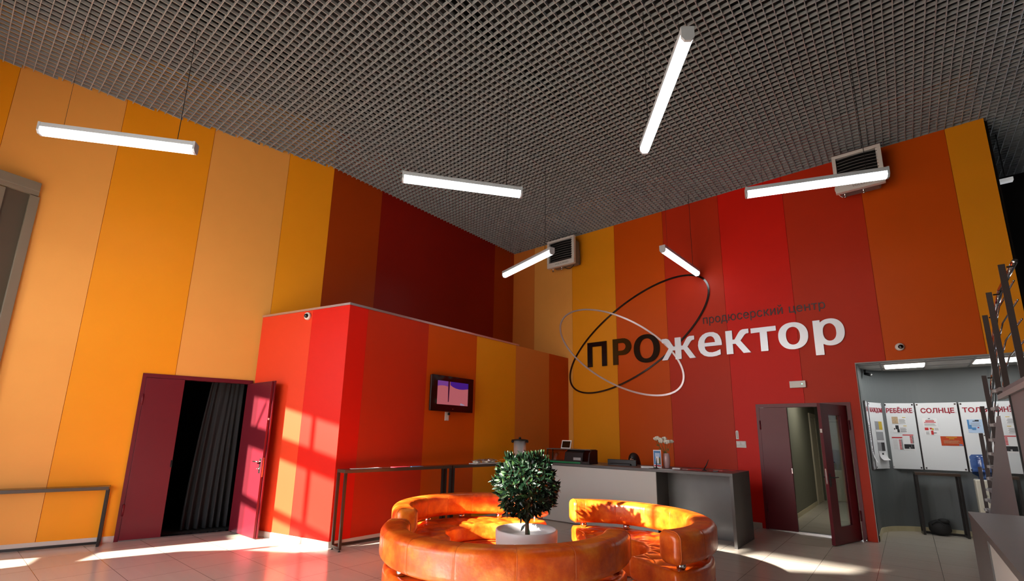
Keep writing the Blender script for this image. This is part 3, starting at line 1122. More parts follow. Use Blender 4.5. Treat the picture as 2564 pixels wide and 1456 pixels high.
bm = B()
sweep_wall(bm, path, 0, NZ + 0.1, -0.08, 0.0)
for xx in (0.455, 1.20):
    box(bm, xx, xx + 0.004, 11.597, 11.60, 0, NZ)
struct('wall_niche', bm, 'niche_grey')
bm = B()
sweep_wall(bm, path, 0, 0.085, 0.0, 0.012)
struct('baseboard_niche', bm, 'skirt_beige')
bm = B()
box(bm, NX0 - 0.02, 2.6, YB + 0.121, 11.62, 2.885, 2.95)
for xx in (-0.235, 0.365, 0.965, 1.565, 2.165):
    box(bm, xx - 0.012, xx + 0.012, YB + 0.121, 11.6, 2.878, 2.886, 1)
for yy in (10.42, 11.02):
    box(bm, NX0, 2.6, yy - 0.012, yy + 0.012, 2.878, 2.886, 1)
struct('ceiling_niche', bm, ['ceil_tile', 'ceil_bar'])
bm = B()
box(bm, NX0, 1.512, YB - 0.004, YB + 0.13, NZ - 0.018, NZ)
box(bm, NX0 - 0.012, NX0, YB - 0.004, YB + 0.13, 0.0, NZ)
struct('trim_2', bm, 'ceil_bar')
bm = B()
box(bm, 2.6, 2.7, YB + 0.12, 11.7, 0, NZ + 0.1)
struct('wall_niche_end', bm, 'niche_grey')
for x0, y0, lab in [(-0.19, 10.43, 'lit square ceiling panel in the grey niche above the notice boards'),
                    (0.97, 10.43, 'lit square ceiling panel in the niche behind the stair posts')]:
    t = thing('ceiling_light', lab, 'ceiling light', (x0 + 0.28, y0 + 0.28, 2.86), 0, 'niche ceiling lights')
    bm = B()
    box(bm, x0, x0 + 0.56, y0, y0 + 0.56, 2.868, 2.878)
    obj('frame', bm, 'white_plastic', t)
    bm = B()
    box(bm, x0 + 0.015, x0 + 0.545, y0 + 0.015, y0 + 0.545, 2.862, 2.868)
    obj('diffuser', bm, 'panel_light', t)

# notice boards on the niche wall
BZ0, BZ1 = 1.078, 2.268
boards = [
    ((-0.522, 10.44), (-0.512, 10.875), 'В', 'narrow sliver of white notice board at the niche edge, papers hanging on it'),
    ((-0.508, 10.905), (-0.318, 11.335), 'КАЖДОМ', 'white notice board lettered КАЖДОМ with a column of paper pictures'),
    ((-0.298, 11.362), (0.148, 11.540), 'РЕБЁНКЕ-', 'white notice board lettered РЕБЁНКЕ with four printed sheets'),
    ((0.160, 11.548), (0.738, 11.552), 'СОЛНЦЕ,', 'white notice board lettered СОЛНЦЕ with an orange poster'),
    ((0.752, 11.552), (1.33, 11.552), 'ТОЛЬКО', 'white notice board lettered ТОЛЬКО behind the water cooler and stair posts'),
]
BM_ = []
for i, (a, b, word, lab) in enumerate(boards):
    a3, b3 = Vector((a[0], a[1], 0)), Vector((b[0], b[1], 0))
    fm = frame_mtx(a3, b3 - a3)            # local x along, local y = away from the room
    L = (b3 - a3).length
    BM_.append((fm, L))
    t = thing('notice_board', lab, 'notice board', tuple((a3 + b3) / 2), 0, 'notice boards in the niche')
    bm = B()
    box(bm, 0, L, 0.0, 0.016, BZ0, BZ1, 0, 0.002, fm)
    pn = obj('panel', bm, 'board', t)
    bm = B()
    for e0, e1 in ((0, 0.006), (L - 0.006, L)):
        box(bm, e0, e1, -0.003, 0.018, BZ0, BZ1, 0, 0, fm)
    obj('edge_strip', bm, 'stair_steel', t)
    x0, x1 = {1: (0.045, L - 0.02), 2: (0.035, L - 0.012), 3: (0.07, L - 0.03)}.get(i, (0.04, L - 0.06))
    if i == 0:
        x0, x1 = 0.16, 0.30
    hi = 2.17 if 'Ё' not in word else 2.20
    bm = text_bm(word, (x0, x1, {'КАЖДОМ': 2.072, 'СОЛНЦЕ,': 2.066}.get(word, 2.088), 2.20 if 'Ё' in word else 2.176), -0.004, 0.003, 0.03, fm)
    obj('lettering', bm, 'red_print', t)
    for cxy in ((0.03, BZ0 + 0.03), (L - 0.03, BZ0 + 0.03), (0.03, BZ1 - 0.03), (L - 0.03, BZ1 - 0.03)):
        if L > 0.4:
            bm = B()
            box(bm, cxy[0] - 0.012, cxy[0] + 0.012, -0.004, 0.0, cxy[1] - 0.012, cxy[1] + 0.012, 0, 0, fm)
            obj('corner_clip', bm, 'chrome', t)


def paper(bi, name, lab, cat, u0, u1, z0, z1, base, prints, group='papers pinned on the notice boards', curl=0.0):
    """a sheet on board bi; prints: (part name, material, [(u0,u1,z0,z1) in 0..1])"""
    fm, L = BM_[bi]
    t = thing(name, lab, cat, tuple(fm @ Vector(((u0 + u1) / 2, -0.004, z0))), 0, group)
    bm = B()
    n_ = 6
    rows_ = []
    for j in range(n_ + 1):
        v = j / n_
        off = -0.003 - curl * (1 - v) ** 3
        rows_.append([bm.verts.new(fm @ Vector((u, off + d_, z0 + v * (z1 - z0)))) for d_ in (0, 0.0012) for u in (u0, u1)])
    for p_, q_ in zip(rows_[:-1], rows_[1:]):
        bm.faces.new((p_[0], p_[1], q_[1], q_[0])); bm.faces.new((p_[2], p_[3], q_[3], q_[2]))
        bm.faces.new((p_[0], p_[2], q_[2], q_[0])); bm.faces.new((p_[1], p_[3], q_[3], q_[1]))
    bm.faces.new(rows_[0]); bm.faces.new(rows_[-1])
    obj('sheet', bm, base, t)
    for pn_, pm, rects in prints:
        bm = B()
        for (a, b, c, d_) in rects:
            box(bm, u0 + a * (u1 - u0), u0 + b * (u1 - u0), -0.0052, -0.0042, z0 + c * (z1 - z0), z0 + d_ * (z1 - z0), 0, 0, fm)
        obj(pn_, bm, pm, t)
    return t


def lines(a, b, z0, z1, n_, fill=0.45):
    h = (z1 - z0) / n_
    return [(a, b - 0.15 * ((i * 7) % 3) / 2 * (b - a), z0 + i * h, z0 + i * h + h * fill) for i in range(n_)]


# board 0 sliver
paper(0, 'pinned_sheet', 'white sheet near the top of the narrow board at the niche edge', 'poster', 0.10, 0.30, 1.55, 1.90, 'paper', [('printing', 'grey_print', lines(0.1, 0.9, 0.1, 0.9, 7))])
paper(0, 'pinned_sheet', 'curled lower sheet on the narrow board at the niche edge', 'poster', 0.16, 0.36, 1.20, 1.48, 'paper', [('printing', 'grey_print', lines(0.1, 0.9, 0.1, 0.9, 6))], curl=0.05)
# board 1 column
z = 1.93
for i, (mp_, lab) in enumerate([('yellow_ink', 'topmost sheet on the КАЖДОМ board, grey with a yellow picture'), ('grey_print', 'second sheet on the КАЖДОМ board, plain grey picture'), ('black_print', 'third sheet on the КАЖДОМ board, dark photograph beside grey')]):
    paper(1, 'pinned_sheet', lab, 'poster', 0.145, 0.385, z - 0.175, z, 'paper',
          [('grey_picture', 'grey_print', [(0.03, 0.5, 0.1, 0.97)]), ('colour_picture', mp_, [(0.5, 0.97, 0.1, 0.97)])])
    z -= 0.19
paper(1, 'pinned_sheet', 'curled lowest sheet on the КАЖДОМ board with its corner lifting', 'poster', 0.16, 0.40, 1.23, 1.37, 'paper', [('small_picture', 'black_print', [(0.38, 0.62, 0.55, 0.9)])], curl=0.06)
# board 2
paper(2, 'pinned_sheet', 'uppermost sheet on the РЕБЁНКЕ board with a tan picture and text', 'poster', 0.10, 0.325, 1.885, 2.02, 'paper', [('tan_picture', 'tan_ink', [(0.02, 0.44, 0.05, 0.98)]), ('printing', 'grey_print', lines(0.5, 0.95, 0.1, 0.7, 6)), ('yellow_bar', 'yellow_ink', [(0.75, 0.98, 0.85, 0.93)])])
paper(2, 'pinned_sheet', 'middle sheet on the РЕБЁНКЕ board with a black and white portrait', 'poster', 0.10, 0.325, 1.725, 1.865, 'paper', [('dark_picture', 'black_print', [(0.2, 0.42, 0.45, 0.97), (0.3, 0.45, 0.05, 0.45), (0.08, 0.16, 0.4, 0.6)]), ('printing', 'grey_print', lines(0.5, 0.95, 0.1, 0.7, 7)), ('yellow_bar', 'yellow_ink', [(0.75, 0.98, 0.85, 0.93)])])
paper(2, 'price_sheet', 'white table sheet with red header at lower left of the РЕБЁНКЕ board', 'poster', 0.065, 0.225, 1.42, 1.66, 'paper', [('red_header', 'red_poster', [(0.0, 1.0, 0.86, 0.95)]), ('red_column', 'red_poster', [(0.65, 0.85, i * 0.095 + 0.03, i * 0.095 + 0.09) for i in range(8)]), ('grey_column', 'black_print', [(0.87, 0.97, i * 0.095 + 0.03, i * 0.095 + 0.09) for i in range(8)]), ('printing', 'grey_print', [(0.06, 0.5, i * 0.095 + 0.05, i * 0.095 + 0.07) for i in range(8)])])
paper(2, 'price_sheet', 'taller table sheet with a black picture below at right of the РЕБЁНКЕ board', 'poster', 0.235, 0.40, 1.41, 1.70, 'paper', [('red_header', 'red_poster', [(0.0, 1.0, 0.92, 0.98)]), ('red_column', 'red_poster', [(0.65, 0.85, 0.45 + i * 0.078, 0.45 + i * 0.078 + 0.05) for i in range(6)]), ('grey_column', 'black_print', [(0.87, 0.97, 0.45 + i * 0.078, 0.45 + i * 0.078 + 0.05) for i in range(6)]), ('dark_picture', 'black_print', [(0.03, 0.95, 0.1, 0.38)]), ('white_figure', 'paper', [(0.45, 0.6, 0.1, 0.2), (0.65, 0.75, 0.15, 0.32)])])
# board 3
paper(3, 'pinned_notice', 'upper white notice with red heading on the СОЛНЦЕ board', 'poster', 0.075, 0.275, 1.835, 1.99, 'paper', [('red_heading', 'red_poster', [(0.2, 0.8, 0.62, 0.75), (0.1, 0.9, 0.48, 0.56)]), ('printing', 'grey_print', lines(0.1, 0.9, 0.12, 0.44, 3) + [(0.25, 0.75, 0.84, 0.88)]), ('clip', 'black_print', [(0.4, 0.55, 0.93, 1.0)])])
paper(3, 'pinned_flyer', 'lower white flyer with a red round mark and red figure on the СОЛНЦЕ board', 'poster', 0.085, 0.29, 1.69, 1.835, 'paper', [('red_mark', 'red_poster', [(0.03, 0.28, 0.6, 0.92)]), ('red_figure', 'red_poster', [(0.42, 0.58, 0.05, 0.55), (0.36, 0.5, 0.7, 0.9)]), ('yellow_figure', 'yellow_ink', [(0.5, 0.62, 0.6, 0.85)]), ('printing', 'grey_print', lines(0.08, 0.3, 0.1, 0.45, 4) + lines(0.68, 0.95, 0.6, 0.9, 4)), ('black_arm', 'black_print', [(0.58, 0.78, 0.24, 0.31)])])
t = paper(3, 'orange_poster', 'orange sunset coloured poster pinned low on the СОЛНЦЕ board', 'poster', 0.285, 0.575, 1.508, 1.672, 'orange_poster', [('yellow_heading', 'yellow_ink', [(0.25, 0.75, 0.86, 0.92), (0.38, 0.62, 0.7, 0.76)]), ('printing', 'tan_ink', lines(0.12, 0.88, 0.25, 0.6, 5, 0.3)), ('purple_corner', 'blue_ink', [(0.8, 0.95, 0.05, 0.16)])])
# board 4
paper(4, 'blue_leaflet', 'pale blue leaflet with a small red heart pinned on the ТОЛЬКО board', 'poster', 0.075, 0.275, 1.735, 1.965, 'blue_poster', [('blue_wedge', 'blue_ink', [(0.0, 0.12, 0.3, 0.98), (0.12, 0.25, 0.3, 0.6), (0.25, 0.5, 0.22, 0.4)]), ('dark_logo', 'black_print', [(0.5, 0.75, 0.85, 0.97), (0.35, 0.5, 0.85, 0.9)]), ('red_heart', 'red_print', [(0.6, 0.7, 0.36, 0.43)]), ('printing', 'grey_print', lines(0.2, 0.85, 0.5, 0.8, 4, 0.3))])
paper(4, 'pinned_sheet', 'small blank white sheet pinned above the water cooler bottle', 'poster', 0.29, 0.37, 1.45, 1.57, 'paper', [])

# black table in the niche with a bag below
def frame_table(name, lab, M_, length, depth, height, top_m, bar=0.035, lowbar=True, feet=True, group=None, legs_in=0.0, top_t=0.045):
    """table in local frame: x 0..length, y 0..depth (y = away from the room), open bar frame ends"""
    t = thing(name, lab, 'table', tuple(M_ @ Vector((length / 2, depth / 2, 0))), 0, group)
    bm = B()
    box(bm, 0, length, 0, depth, height - top_t, height, 0, 0.003, M_)
    obj('tabletop', bm, top_m, t)
    z0 = 0.028 if feet else 0.0
    for x_ in (legs_in, length - bar - legs_in):
        for y_ in (0.0, depth - bar):
            bm = B()
            box(bm, x_, x_ + bar, y_, y_ + bar, z0, height - top_t, 0, 0.002, M_)
            lg = obj('leg', bm, 'black_metal', t)
            if feet:
                bm = B()
                p_ = M_ @ Vector((x_ + bar / 2, y_ + bar / 2, 0))
                lathe(bm, [(0.0, 0.0), (0.016, 0.0), (0.016, 0.008), (0.006, 0.012), (0.006, z0), (0, z0)], p_.x, p_.y, 0, 12)
                obj('foot', bm, 'rubber', lg, True)
        bm = B()
        box(bm, x_, x_ + bar, bar, depth - bar, z0, z0 + bar, 0, 0, M_)
        obj('end_rail', bm, 'black_metal', t)
    if lowbar:
        bm = B()
        box(bm, bar + legs_in, length - bar - legs_in, depth - bar, depth, z0, z0 + bar, 0, 0, M_)
        obj('floor_rail', bm, 'black_metal', t)
    return t


fm = frame_mtx((0.015, 11.20, 0), (1, 0.12, 0))
frame_table('console_table', 'black high table with bar legs below the boards in the grey niche', fm, 0.60, 0.25, 1.04, 'brown_top', 0.035, True, False)
t = thing('bag', 'black soft bag slumped on the floor under the niche table', 'bag', (0.24, 11.32, 0))
bm = B()
sphere(bm, (0.24, 11.33, 0.13), 0.15, 18, 12, (1.05, 0.7, 0.85))
for v in bm.verts:
    if v.co.z < 0.004: v.co.z = 0.004
    v.co += Vector((math.sin(v.co.z * 40 + v.co.x * 30), math.cos(v.co.x * 37), 0)) * 0.007
obj('body', bm, 'bag', t, True)
bm = B()
sphere(bm, (0.30, 11.31, 0.24), 0.075, 14, 8, (1.1, 0.8, 0.6))
obj('flap', bm, 'bag', t, True)
bm = B()
tube(bm, [(0.14 + 0.02 * i, 11.25, 0.17 + 0.07 * math.sin(i / 8 * PI)) for i in range(9)], 0.01, 8)
obj('strap', bm, 'bag', t, True)

# water cooler
t = thing('water_cooler', 'cream water cooler with a blue bottle behind the stair posts', 'water cooler', (1.02, 11.30, 0))
bm = B()
box(bm, 0.77, 1.07, 11.16, 11.46, 0.0, 0.97, 0, 0.02)
obj('body', bm, 'cooler_body', t)
bm = B()
lathe(bm, [(0, 0.93), (0.07, 0.93), (0.07, 0.97), (0.135, 1.01), (0.14, 1.08), (0.134, 1.10), (0.14, 1.12), (0.14, 1.22), (0.134, 1.24), (0.14, 1.26), (0.14, 1.29), (0.11, 1.325), (0, 1.33)], 0.90, 11.31, 0.045, 24)
obj('bottle', bm, 'bottle', t, True)
for x_ in (0.85, 0.94):
    bm = B()
    box(bm, x_, x_ + 0.03, 11.12, 11.16, 0.70, 0.74, 0, 0.004)
    obj('tap', bm, 'grey_plastic', t)
t = thing('security_camera', 'small black camera under the niche ceiling at its corner', 'camera', (-0.50, 10.9, 2.80))
bm = B()
box(bm, -0.50, -0.46, 10.86, 10.94, 2.80, 2.862, 0, 0.004)
obj('bracket', bm, 'black_plastic', t)
bm = B()
tube(bm, [(-0.48, 10.90, 2.79), (-0.40, 10.80, 2.755)], 0.03, 14)
hs = obj('housing', bm, 'black_plastic', t, True)
bm = B()
sphere(bm, (-0.395, 10.794, 2.753), 0.02)
obj('lens', bm, 'chrome', hs, True)

# ------------------------------------------------------------------ pendant lamps
LZ_ = 4.90
ray_o = Vector((0, 0, CAM_H))


def at_z(px, py, z):
    d_ = FX * FPX + RX * (px - W / 2) - UX * (py - CYP)
    return ray_o + d_ * ((z - CAM_H) / d_.z)


def at_y(px, py, y):
    d_ = FX * FPX + RX * (px - W / 2) - UX * (py - CYP)
    return ray_o + d_ * (y / d_.y)


def at_x(px, py, x):
    d_ = FX * FPX + RX * (px - W / 2) - UX * (py - CYP)
    return ray_o + d_ * (x / d_.x)


def pendant(p, q, lab):
    p, q = Vector(p), Vector(q)
    p.z = q.z = 0
    c = (p + q) / 2
    L = (q - p).length
    fm = frame_mtx(c, q - p)
    z0 = LZ_
    t = thing('pendant_lamp', lab, 'lamp', (c.x, c.y, z0), 0, 'pendant strip lamps')
    hl = L / 2
    hw = 0.052
    prof_d = [(-hw, z0 + 0.045), (-hw, z0 + 0.005), (-hw * 0.55, z0 - 0.032), (hw * 0.55, z0 - 0.032), (hw, z0 + 0.005), (hw, z0 + 0.045)]
    bm = B()
    a = [bm.verts.new(fm @ Vector((-hl + 0.012, y_, z_))) for y_, z_ in prof_d]
    b = [bm.verts.new(fm @ Vector((hl - 0.012, y_, z_))) for y_, z_ in prof_d]
    for i in range(6):
        bm.faces.new((a[i], a[(i + 1) % 6], b[(i + 1) % 6], b[i]))
    bm.faces.new(a); bm.faces.new(b)
    obj('diffuser', bm, 'lamp_white', t)
    bm = B()
    box(bm, -hl + 0.012, hl - 0.012, -hw - 0.002, hw + 0.002, z0 + 0.0455, z0 + 0.10, 0, 0.003, fm)
    obj('body', bm, 'lamp_body', t)
    for s in (-1, 1):
        bm = B()
        x0, x1 = sorted((s * (hl - 0.012), s * (hl + 0.012)))
        pts = [(-hw - 0.003, 0.103), (-hw - 0.003, 0.002), (-hw * 0.55, -0.035), (hw * 0.55, -0.035), (hw + 0.003, 0.002), (hw + 0.003, 0.103)]
        slabpoly(bm, [fm @ Vector((x0, y_, z0 + z_)) for y_, z_ in pts], (fm.to_3x3() @ Vector((x1 - x0, 0, 0))))
        obj('end_cap', bm, 'lamp_body', t)
        bm = B()
        x_ = s * hl * 0.74
        tube(bm, [fm @ Vector((x_, 0, z0 + 0.10)), fm @ Vector((x_, 0.004 * s, z0 + 0.8)), fm @ Vector((x_, 0, ZC + 0.03))], 0.004 if s > 0 else 0.0018, 6)
        obj('suspension_cable', bm, 'cable', t)


for a, b, lab in [
        ((102, 331), (488, 379), 'lit strip lamp hanging in front of the yellow left wall'),
        ((1009, 450), (1304, 489), 'lit strip lamp hanging under the grid before the dark red corner wall'),
        ((1722, 94), (1614, 379), 'steeply angled bright strip lamp high under the ceiling grid, seen from below'),
        ((1869, 490), (2222, 440), 'lit strip lamp hanging across the larger white fan heater'),
        ((1263, 692), (1382, 633), 'short-looking lit strip lamp ending before the smaller fan heater'),
        ((1659, 628), (1746, 688), 'short-looking lit strip lamp above the dark ring of the wall logo')]:
    pendant(at_z(*a, LZ_), at_z(*b, LZ_), lab)

# ------------------------------------------------------------------ fan heaters on the back wall
def heater(x0, x1, z0, z1, lab, loop):
    yf = YB - 0.50
    t = thing('fan_heater', lab, 'heater', ((x0 + x1) / 2, YB - 0.25, z0), 0, 'fan heaters under the ceiling')
    bm = B()
    box(bm, x0 + 0.06, x1 - 0.06, yf + 0.07, YB - 0.12, z0 + 0.05, z1 - 0.05, 0, 0.03)
    obj('housing', bm, 'grey_plastic', t)
    bm = B()
    fw_, fb_ = 0.055, 0.13
    box(bm, x0, x1, yf, yf + 0.09, z0, z0 + fb_, 0, 0.008)
    box(bm, x0, x1, yf, yf + 0.09, z1 - fw_, z1, 0, 0.008)
    box(bm, x0, x0 + fw_, yf, yf + 0.09, z0 + fb_, z1 - fw_, 0, 0.006)
    box(bm, x1 - fw_, x1, yf, yf + 0.09, z0 + fb_, z1 - fw_, 0, 0.006)
    fr = obj('front_frame', bm, 'white_plastic', t)
    bm = text_bm('VOLCANO', (x0 + 0.24, x1 - 0.16, z0 + 0.045, z0 + 0.08), yf - 0.002, 0.003, 0.0)
    obj('lettering', bm, 'grey_plastic', fr)
    bm = B()
    box(bm, x0 + fw_, x1 - fw_, yf + 0.068, yf + 0.069, z0 + fb_, z1 - fw_)
    obj('back_panel', bm, 'black_plastic', t)
    n_ = 9
    hz = (z1 - fw_ - z0 - fb_) / n_
    for i in range(n_):
        zz = z0 + fb_ + (i + 0.5) * hz
        bm = B()
        pts = []
        N = 10
        for j in range(N + 1):
            u = j / N
            xx = x0 + fw_ + 0.012 + u * (x1 - x0 - 2 * fw_ - 0.024)
            bow = 0.02 * math.sin(u * PI)
            pts.append((xx, zz + bow * 0.8))
        r0 = [[bm.verts.new((xx, yf + dy, zc + dz)) for dy, dz in ((0.01, -0.016), (0.06, 0.012), (0.06, 0.02), (0.01, -0.008))] for xx, zc in pts]
        for a, b in zip(r0[:-1], r0[1:]):
            for k_ in range(4):
                bm.faces.new((a[k_], a[(k_ + 1) % 4], b[(k_ + 1) % 4], b[k_]))
        bm.faces.new(r0[0]); bm.faces.new(r0[-1])
        sl_ = obj('louvre', bm, 'grey_plastic', t)
        for xx in (x1 - fw_ - 0.012,):
            bm = B()
            box(bm, xx - 0.006, xx + 0.012, yf + 0.004, yf + 0.05, zz - 0.022, zz + 0.018)
            obj('louvre_clip', bm, 'white_plastic', sl_)
    for xx in (x0 + 0.12, x0 + 0.38):
        bm = B()
        tube(bm, [(xx, yf + 0.1, z0 + 0.05), (xx, yf + 0.1, z0 - 0.05)], 0.016, 10)
        tube(bm, [(xx, yf + 0.1, z0 - 0.05), (xx, yf + 0.1, z0 - 0.075)], 0.022, 8)
        obj('pipe_stub', bm, 'steel', t, True)
    bm = B()
    box(bm, x0 + 0.1, x1 - 0.1, YB - 0.14, YB - 0.10, z0 + 0.2, z0 + 0.26)
    box(bm, x0 + 0.12, x0 + 0.18, YB - 0.12, YB, z0 + 0.12, z0 + 0.5)
    box(bm, x1 - 0.18, x1 - 0.12, YB - 0.12, YB, z0 + 0.12, z0 + 0.5)
    obj('wall_bracket', bm, 'grey_plastic', t)
    bm = B()
    N = 14
    if loop:
        tube(bm, [(x0 + 0.08 - 0.09 * math.sin(i / N * PI), yf + 0.14, z0 - 0.04 + 0.36 * i / N) for i in range(N + 1)], 0.007, 7)
    else:
        tube(bm, [(x0 + 0.40 + 0.28 * i / N, yf + 0.2, z0 + 0.02 - 0.07 * math.sin(i / N * PI)) for i in range(N + 1)], 0.008, 7)
    obj('power_cable', bm, 'white_plastic' if loop else 'cable', t, True)


heater(-6.60, -5.80, 5.71, 6.44, 'smaller white louvred fan heater on the peach wall panel near the corner', False)
heater(-0.478, 0.206, 5.76, 6.46, 'larger white louvred fan heater behind the strip lamp on the red panel', True)

# ------------------------------------------------------------------ television
tx = XB + 0.10
t = thing('television', 'black flat television showing a purple picture on the orange panel', 'television', (XB + 0.05, 5.87, 1.95))
bm = B()
box(bm, XB + 0.035, tx - 0.02, 5.365, 6.375, 1.945, 2.566, 0, 0.012)
bd = obj('body', bm, 'black_plastic', t)
bm = B()
Y0, Y1, Z0, Z1 = 5.49, 6.25, 2.062, 2.474
box(bm, tx - 0.02, tx, 5.365, Y0, 1.945, 2.566)
box(bm, tx - 0.02, tx, Y1, 6.375, 1.945, 2.566)
box(bm, tx - 0.02, tx, Y0, Y1, 1.945, Z0)
box(bm, tx - 0.02, tx, Y0, Y1, Z1, 2.566)
obj('bezel', bm, 'gloss_black', t)


def tv_mat(nm, col, s):
    return mat(nm, lin(8, 8, 8), rough=0.15, emit=col, estr=s)


M['tv_pink'] = tv_mat('screen_pink', lin(150, 78, 84), 0.55)
M['tv_blue'] = tv_mat('screen_blue', lin(52, 22, 110), 0.5)
M['tv_dark'] = tv_mat('screen_dark', lin(40, 10, 34), 0.5)
M['tv_violet'] = tv_mat('screen_violet', lin(98, 52, 120), 0.5)
M['tv_grey'] = tv_mat('screen_grey', lin(120, 110, 128), 0.6)
bm = B()
box(bm, tx - 0.016, tx - 0.012, Y0, Y1, Z0, Z1)
sc_ = obj('screen', bm, 'tv_pink', t)
e_ = tx - 0.0115
bm = B()
bm.faces.new([bm.verts.new((e_, y, z)) for y, z in [(Y0, Z1), (Y0, Z1 - 0.10), (5.56, Z1 - 0.085), (5.66, Z1 - 0.08), (5.73, Z1 - 0.09), (5.75, Z1 - 0.09), (5.75, Z1)]])
obj('violet_sky', bm, 'tv_violet', sc_)
bm = B()
bm.faces.new([bm.verts.new((e_, y, z)) for y, z in [(5.80, Z1), (5.80, Z1 - 0.06), (5.86, Z1 - 0.09), (5.94, Z1 - 0.112), (6.03, Z1 - 0.122), (6.13, Z1 - 0.118), (Y1, Z1 - 0.10), (Y1, Z1)]])
obj('blue_sky', bm, 'tv_blue', sc_)
bm = B()
bm.faces.new([bm.verts.new((e_ + 0.0005, y, z)) for y, z in [(5.745, Z1), (5.79, Z1), (5.775, Z0 + 0.05), (5.755, Z0 + 0.05)]])
obj('dark_post', bm, 'tv_dark', sc_)
bm = B()
bm.faces.new([bm.verts.new((e_ + 0.0005, y, z)) for y, z in [(6.06, Z0 + 0.005), (6.17, Z0 + 0.005), (6.17, Z0 + 0.02), (6.09, Z0 + 0.04), (6.06, Z0 + 0.04)]])
obj('corner_mark', bm, 'tv_grey', sc_)
bm = B()
box(bm, tx, tx + 0.002, 5.855, 5.885, 1.985, 1.997)
obj('maker_mark', bm, 'steel', bd)
bm = B()
box(bm, XB + 0.001, XB + 0.035, 5.7, 6.05, 2.12, 2.4)
obj('wall_mount', bm, 'black_metal', t)
t = thing('wall_socket', 'white wall socket just below the television', 'socket', (XB, 5.82, 1.84))
bm = B()
box(bm, XB + 0.001, XB + 0.014, 5.775, 5.865, 1.79, 1.94, 0, 0.003)
obj('plate', bm, 'white_plastic', t)
bm = B()
box(bm, XB + 0.014, XB + 0.017, 5.80, 5.84, 1.81, 1.85, 0, 0.001)
obj('switch', bm, 'paper', t)
t = thing('power_plug', 'black plug and lead between the television and its socket', 'plug', (XB + 0.02, 5.85, 1.90))
bm = B()
box(bm, XB + 0.015, XB + 0.05, 5.83, 5.862, 1.885, 1.93, 0, 0.004)
obj('plug_body', bm, 'black_plastic', t)
bm = B()
tube(bm, [(XB + 0.035, 5.846, 1.93), (XB + 0.03, 5.85, 1.96), (XB + 0.03, 5.87, 2.0)], 0.004, 6)
obj('lead', bm, 'cable', t, True)

# ------------------------------------------------------------------ small wall devices
def dome_cam(pos, nrm, lab):
    pos, nrm = Vector(pos), Vector(nrm).normalized()
    rot = Vector((0, 0, 1)).rotation_difference(nrm).to_matrix().to_4x4()
    t = thing('dome_camera', lab, 'camera', tuple(pos))
    T_ = Matrix.Translation(pos) @ rot
    bm = B()
    lathe(bm, [(0.0, 0.001), (0.062, 0.001), (0.062, 0.03), (0.055, 0.045), (0.04, 0.05), (0, 0.05)], 0, 0, 0, 24)
    bm.transform(T_)
    ba = obj('base_ring', bm, 'white_plastic', t, True)
    bm = B()
    d_ = (rot.to_3x3().inverted() @ Vector((0.5, -0.6, -0.3)))
    sphere(bm, (0.012, 0, 0.052), 0.036, 18, 12)
    bm.transform(T_)
    do = obj('dome', bm, 'gloss_black', t, True)
    bm = B()
    look = Vector((-0.1, -0.8, -0.5)).normalized()
    c_ = T_ @ Vector((0.012, 0, 0.052))
    sphere(bm, c_ + look * 0.03, 0.014, 12, 8)
    obj('lens', bm, 'grey_plastic', do, True)


pc = at_y(773, 793, 3.57)
n1 = Vector((-F1D.y, F1D.x, 0))
if n1.y > 0: n1 = -n1
tt = (Vector((-7.172, 3.561, 0)) - CORN).dot(F1D)
dome_cam(f1pt(tt, 3.358), n1, 'white dome camera high on the coral face of the low block')
dome_cam((0.064, YB, 3.069), (0, -1, 0), 'white dome camera on the orange panel above the niche opening')

t = thing('wireless_box', 'white oblong box with a green light above the right maroon door', 'wall device', (-1.42, YB, 2.47))
bm = B()
box(bm, -1.548, -1.295, YB - 0.06, YB - 0.001, 2.478, 2.60, 0, 0.006)
obj('casing', bm, 'white_plastic', t)
bm = B()
box(bm, -1.36, -1.345, YB - 0.062, YB - 0.06, 2.535, 2.55)
M['green_led'] = mat('green_led', lin(60, 220, 160), rough=0.4, emit=(0.2, 1, 0.6, 1), estr=1.5)
obj('indicator', bm, 'green_led', t)
t = thing('thermometer', 'slim white thermometer on the red panel above the light switch', 'thermometer', (-2.515, YB, 1.55))
bm = B()
slabpoly(bm, [(-2.535, YB - 0.012, 1.555), (-2.487, YB - 0.012, 1.555), (-2.487, YB - 0.012, 1.70), (-2.498, YB - 0.012, 1.715), (-2.511, YB - 0.012, 1.72), (-2.524, YB - 0.012, 1.715), (-2.535, YB - 0.012, 1.70)], (0, 0.011, 0))
obj('plate', bm, 'white_plastic', t)
bm = B()
box(bm, -2.514, -2.508, YB - 0.014, YB - 0.012, 1.575, 1.69)
obj('tube', bm, 'black_print', t)
t = thing('light_switch', 'white double light switch plate beside the right maroon door', 'switch', (-2.45, YB, 1.40))
bm = B()
box(bm, -2.538, -2.366, YB - 0.012, YB - 0.001, 1.40, 1.522, 0, 0.003)
obj('plate', bm, 'white_plastic', t)
for x_ in (-2.532, -2.449):
    bm = B()
    box(bm, x_, x_ + 0.077, YB - 0.02, YB - 0.012, 1.445, 1.517, 0, 0.003)
    sw = obj('rocker', bm, 'white_plastic', t)
    bm = B()
    lathe(bm, [(0.024, 0.0), (0.024, 0.004), (0.0, 0.004)], 0, 0, 0, 18)
    bm.transform(Matrix.Translation((x_ + 0.0385, YB - 0.02, 1.476)) @ Matrix.Rotation(PI / 2, 4, 'X'))
    obj('dial', bm, 'paper', sw)
t = thing('emergency_light', 'small pale rectangular light in the dark space beyond the orange wall', 'light', (1.72, 10.5, 5.75))
bm = B()
box(bm, 1.63, 1.80, 10.45, 10.55, 5.74, 5.80, 0, 0.006)
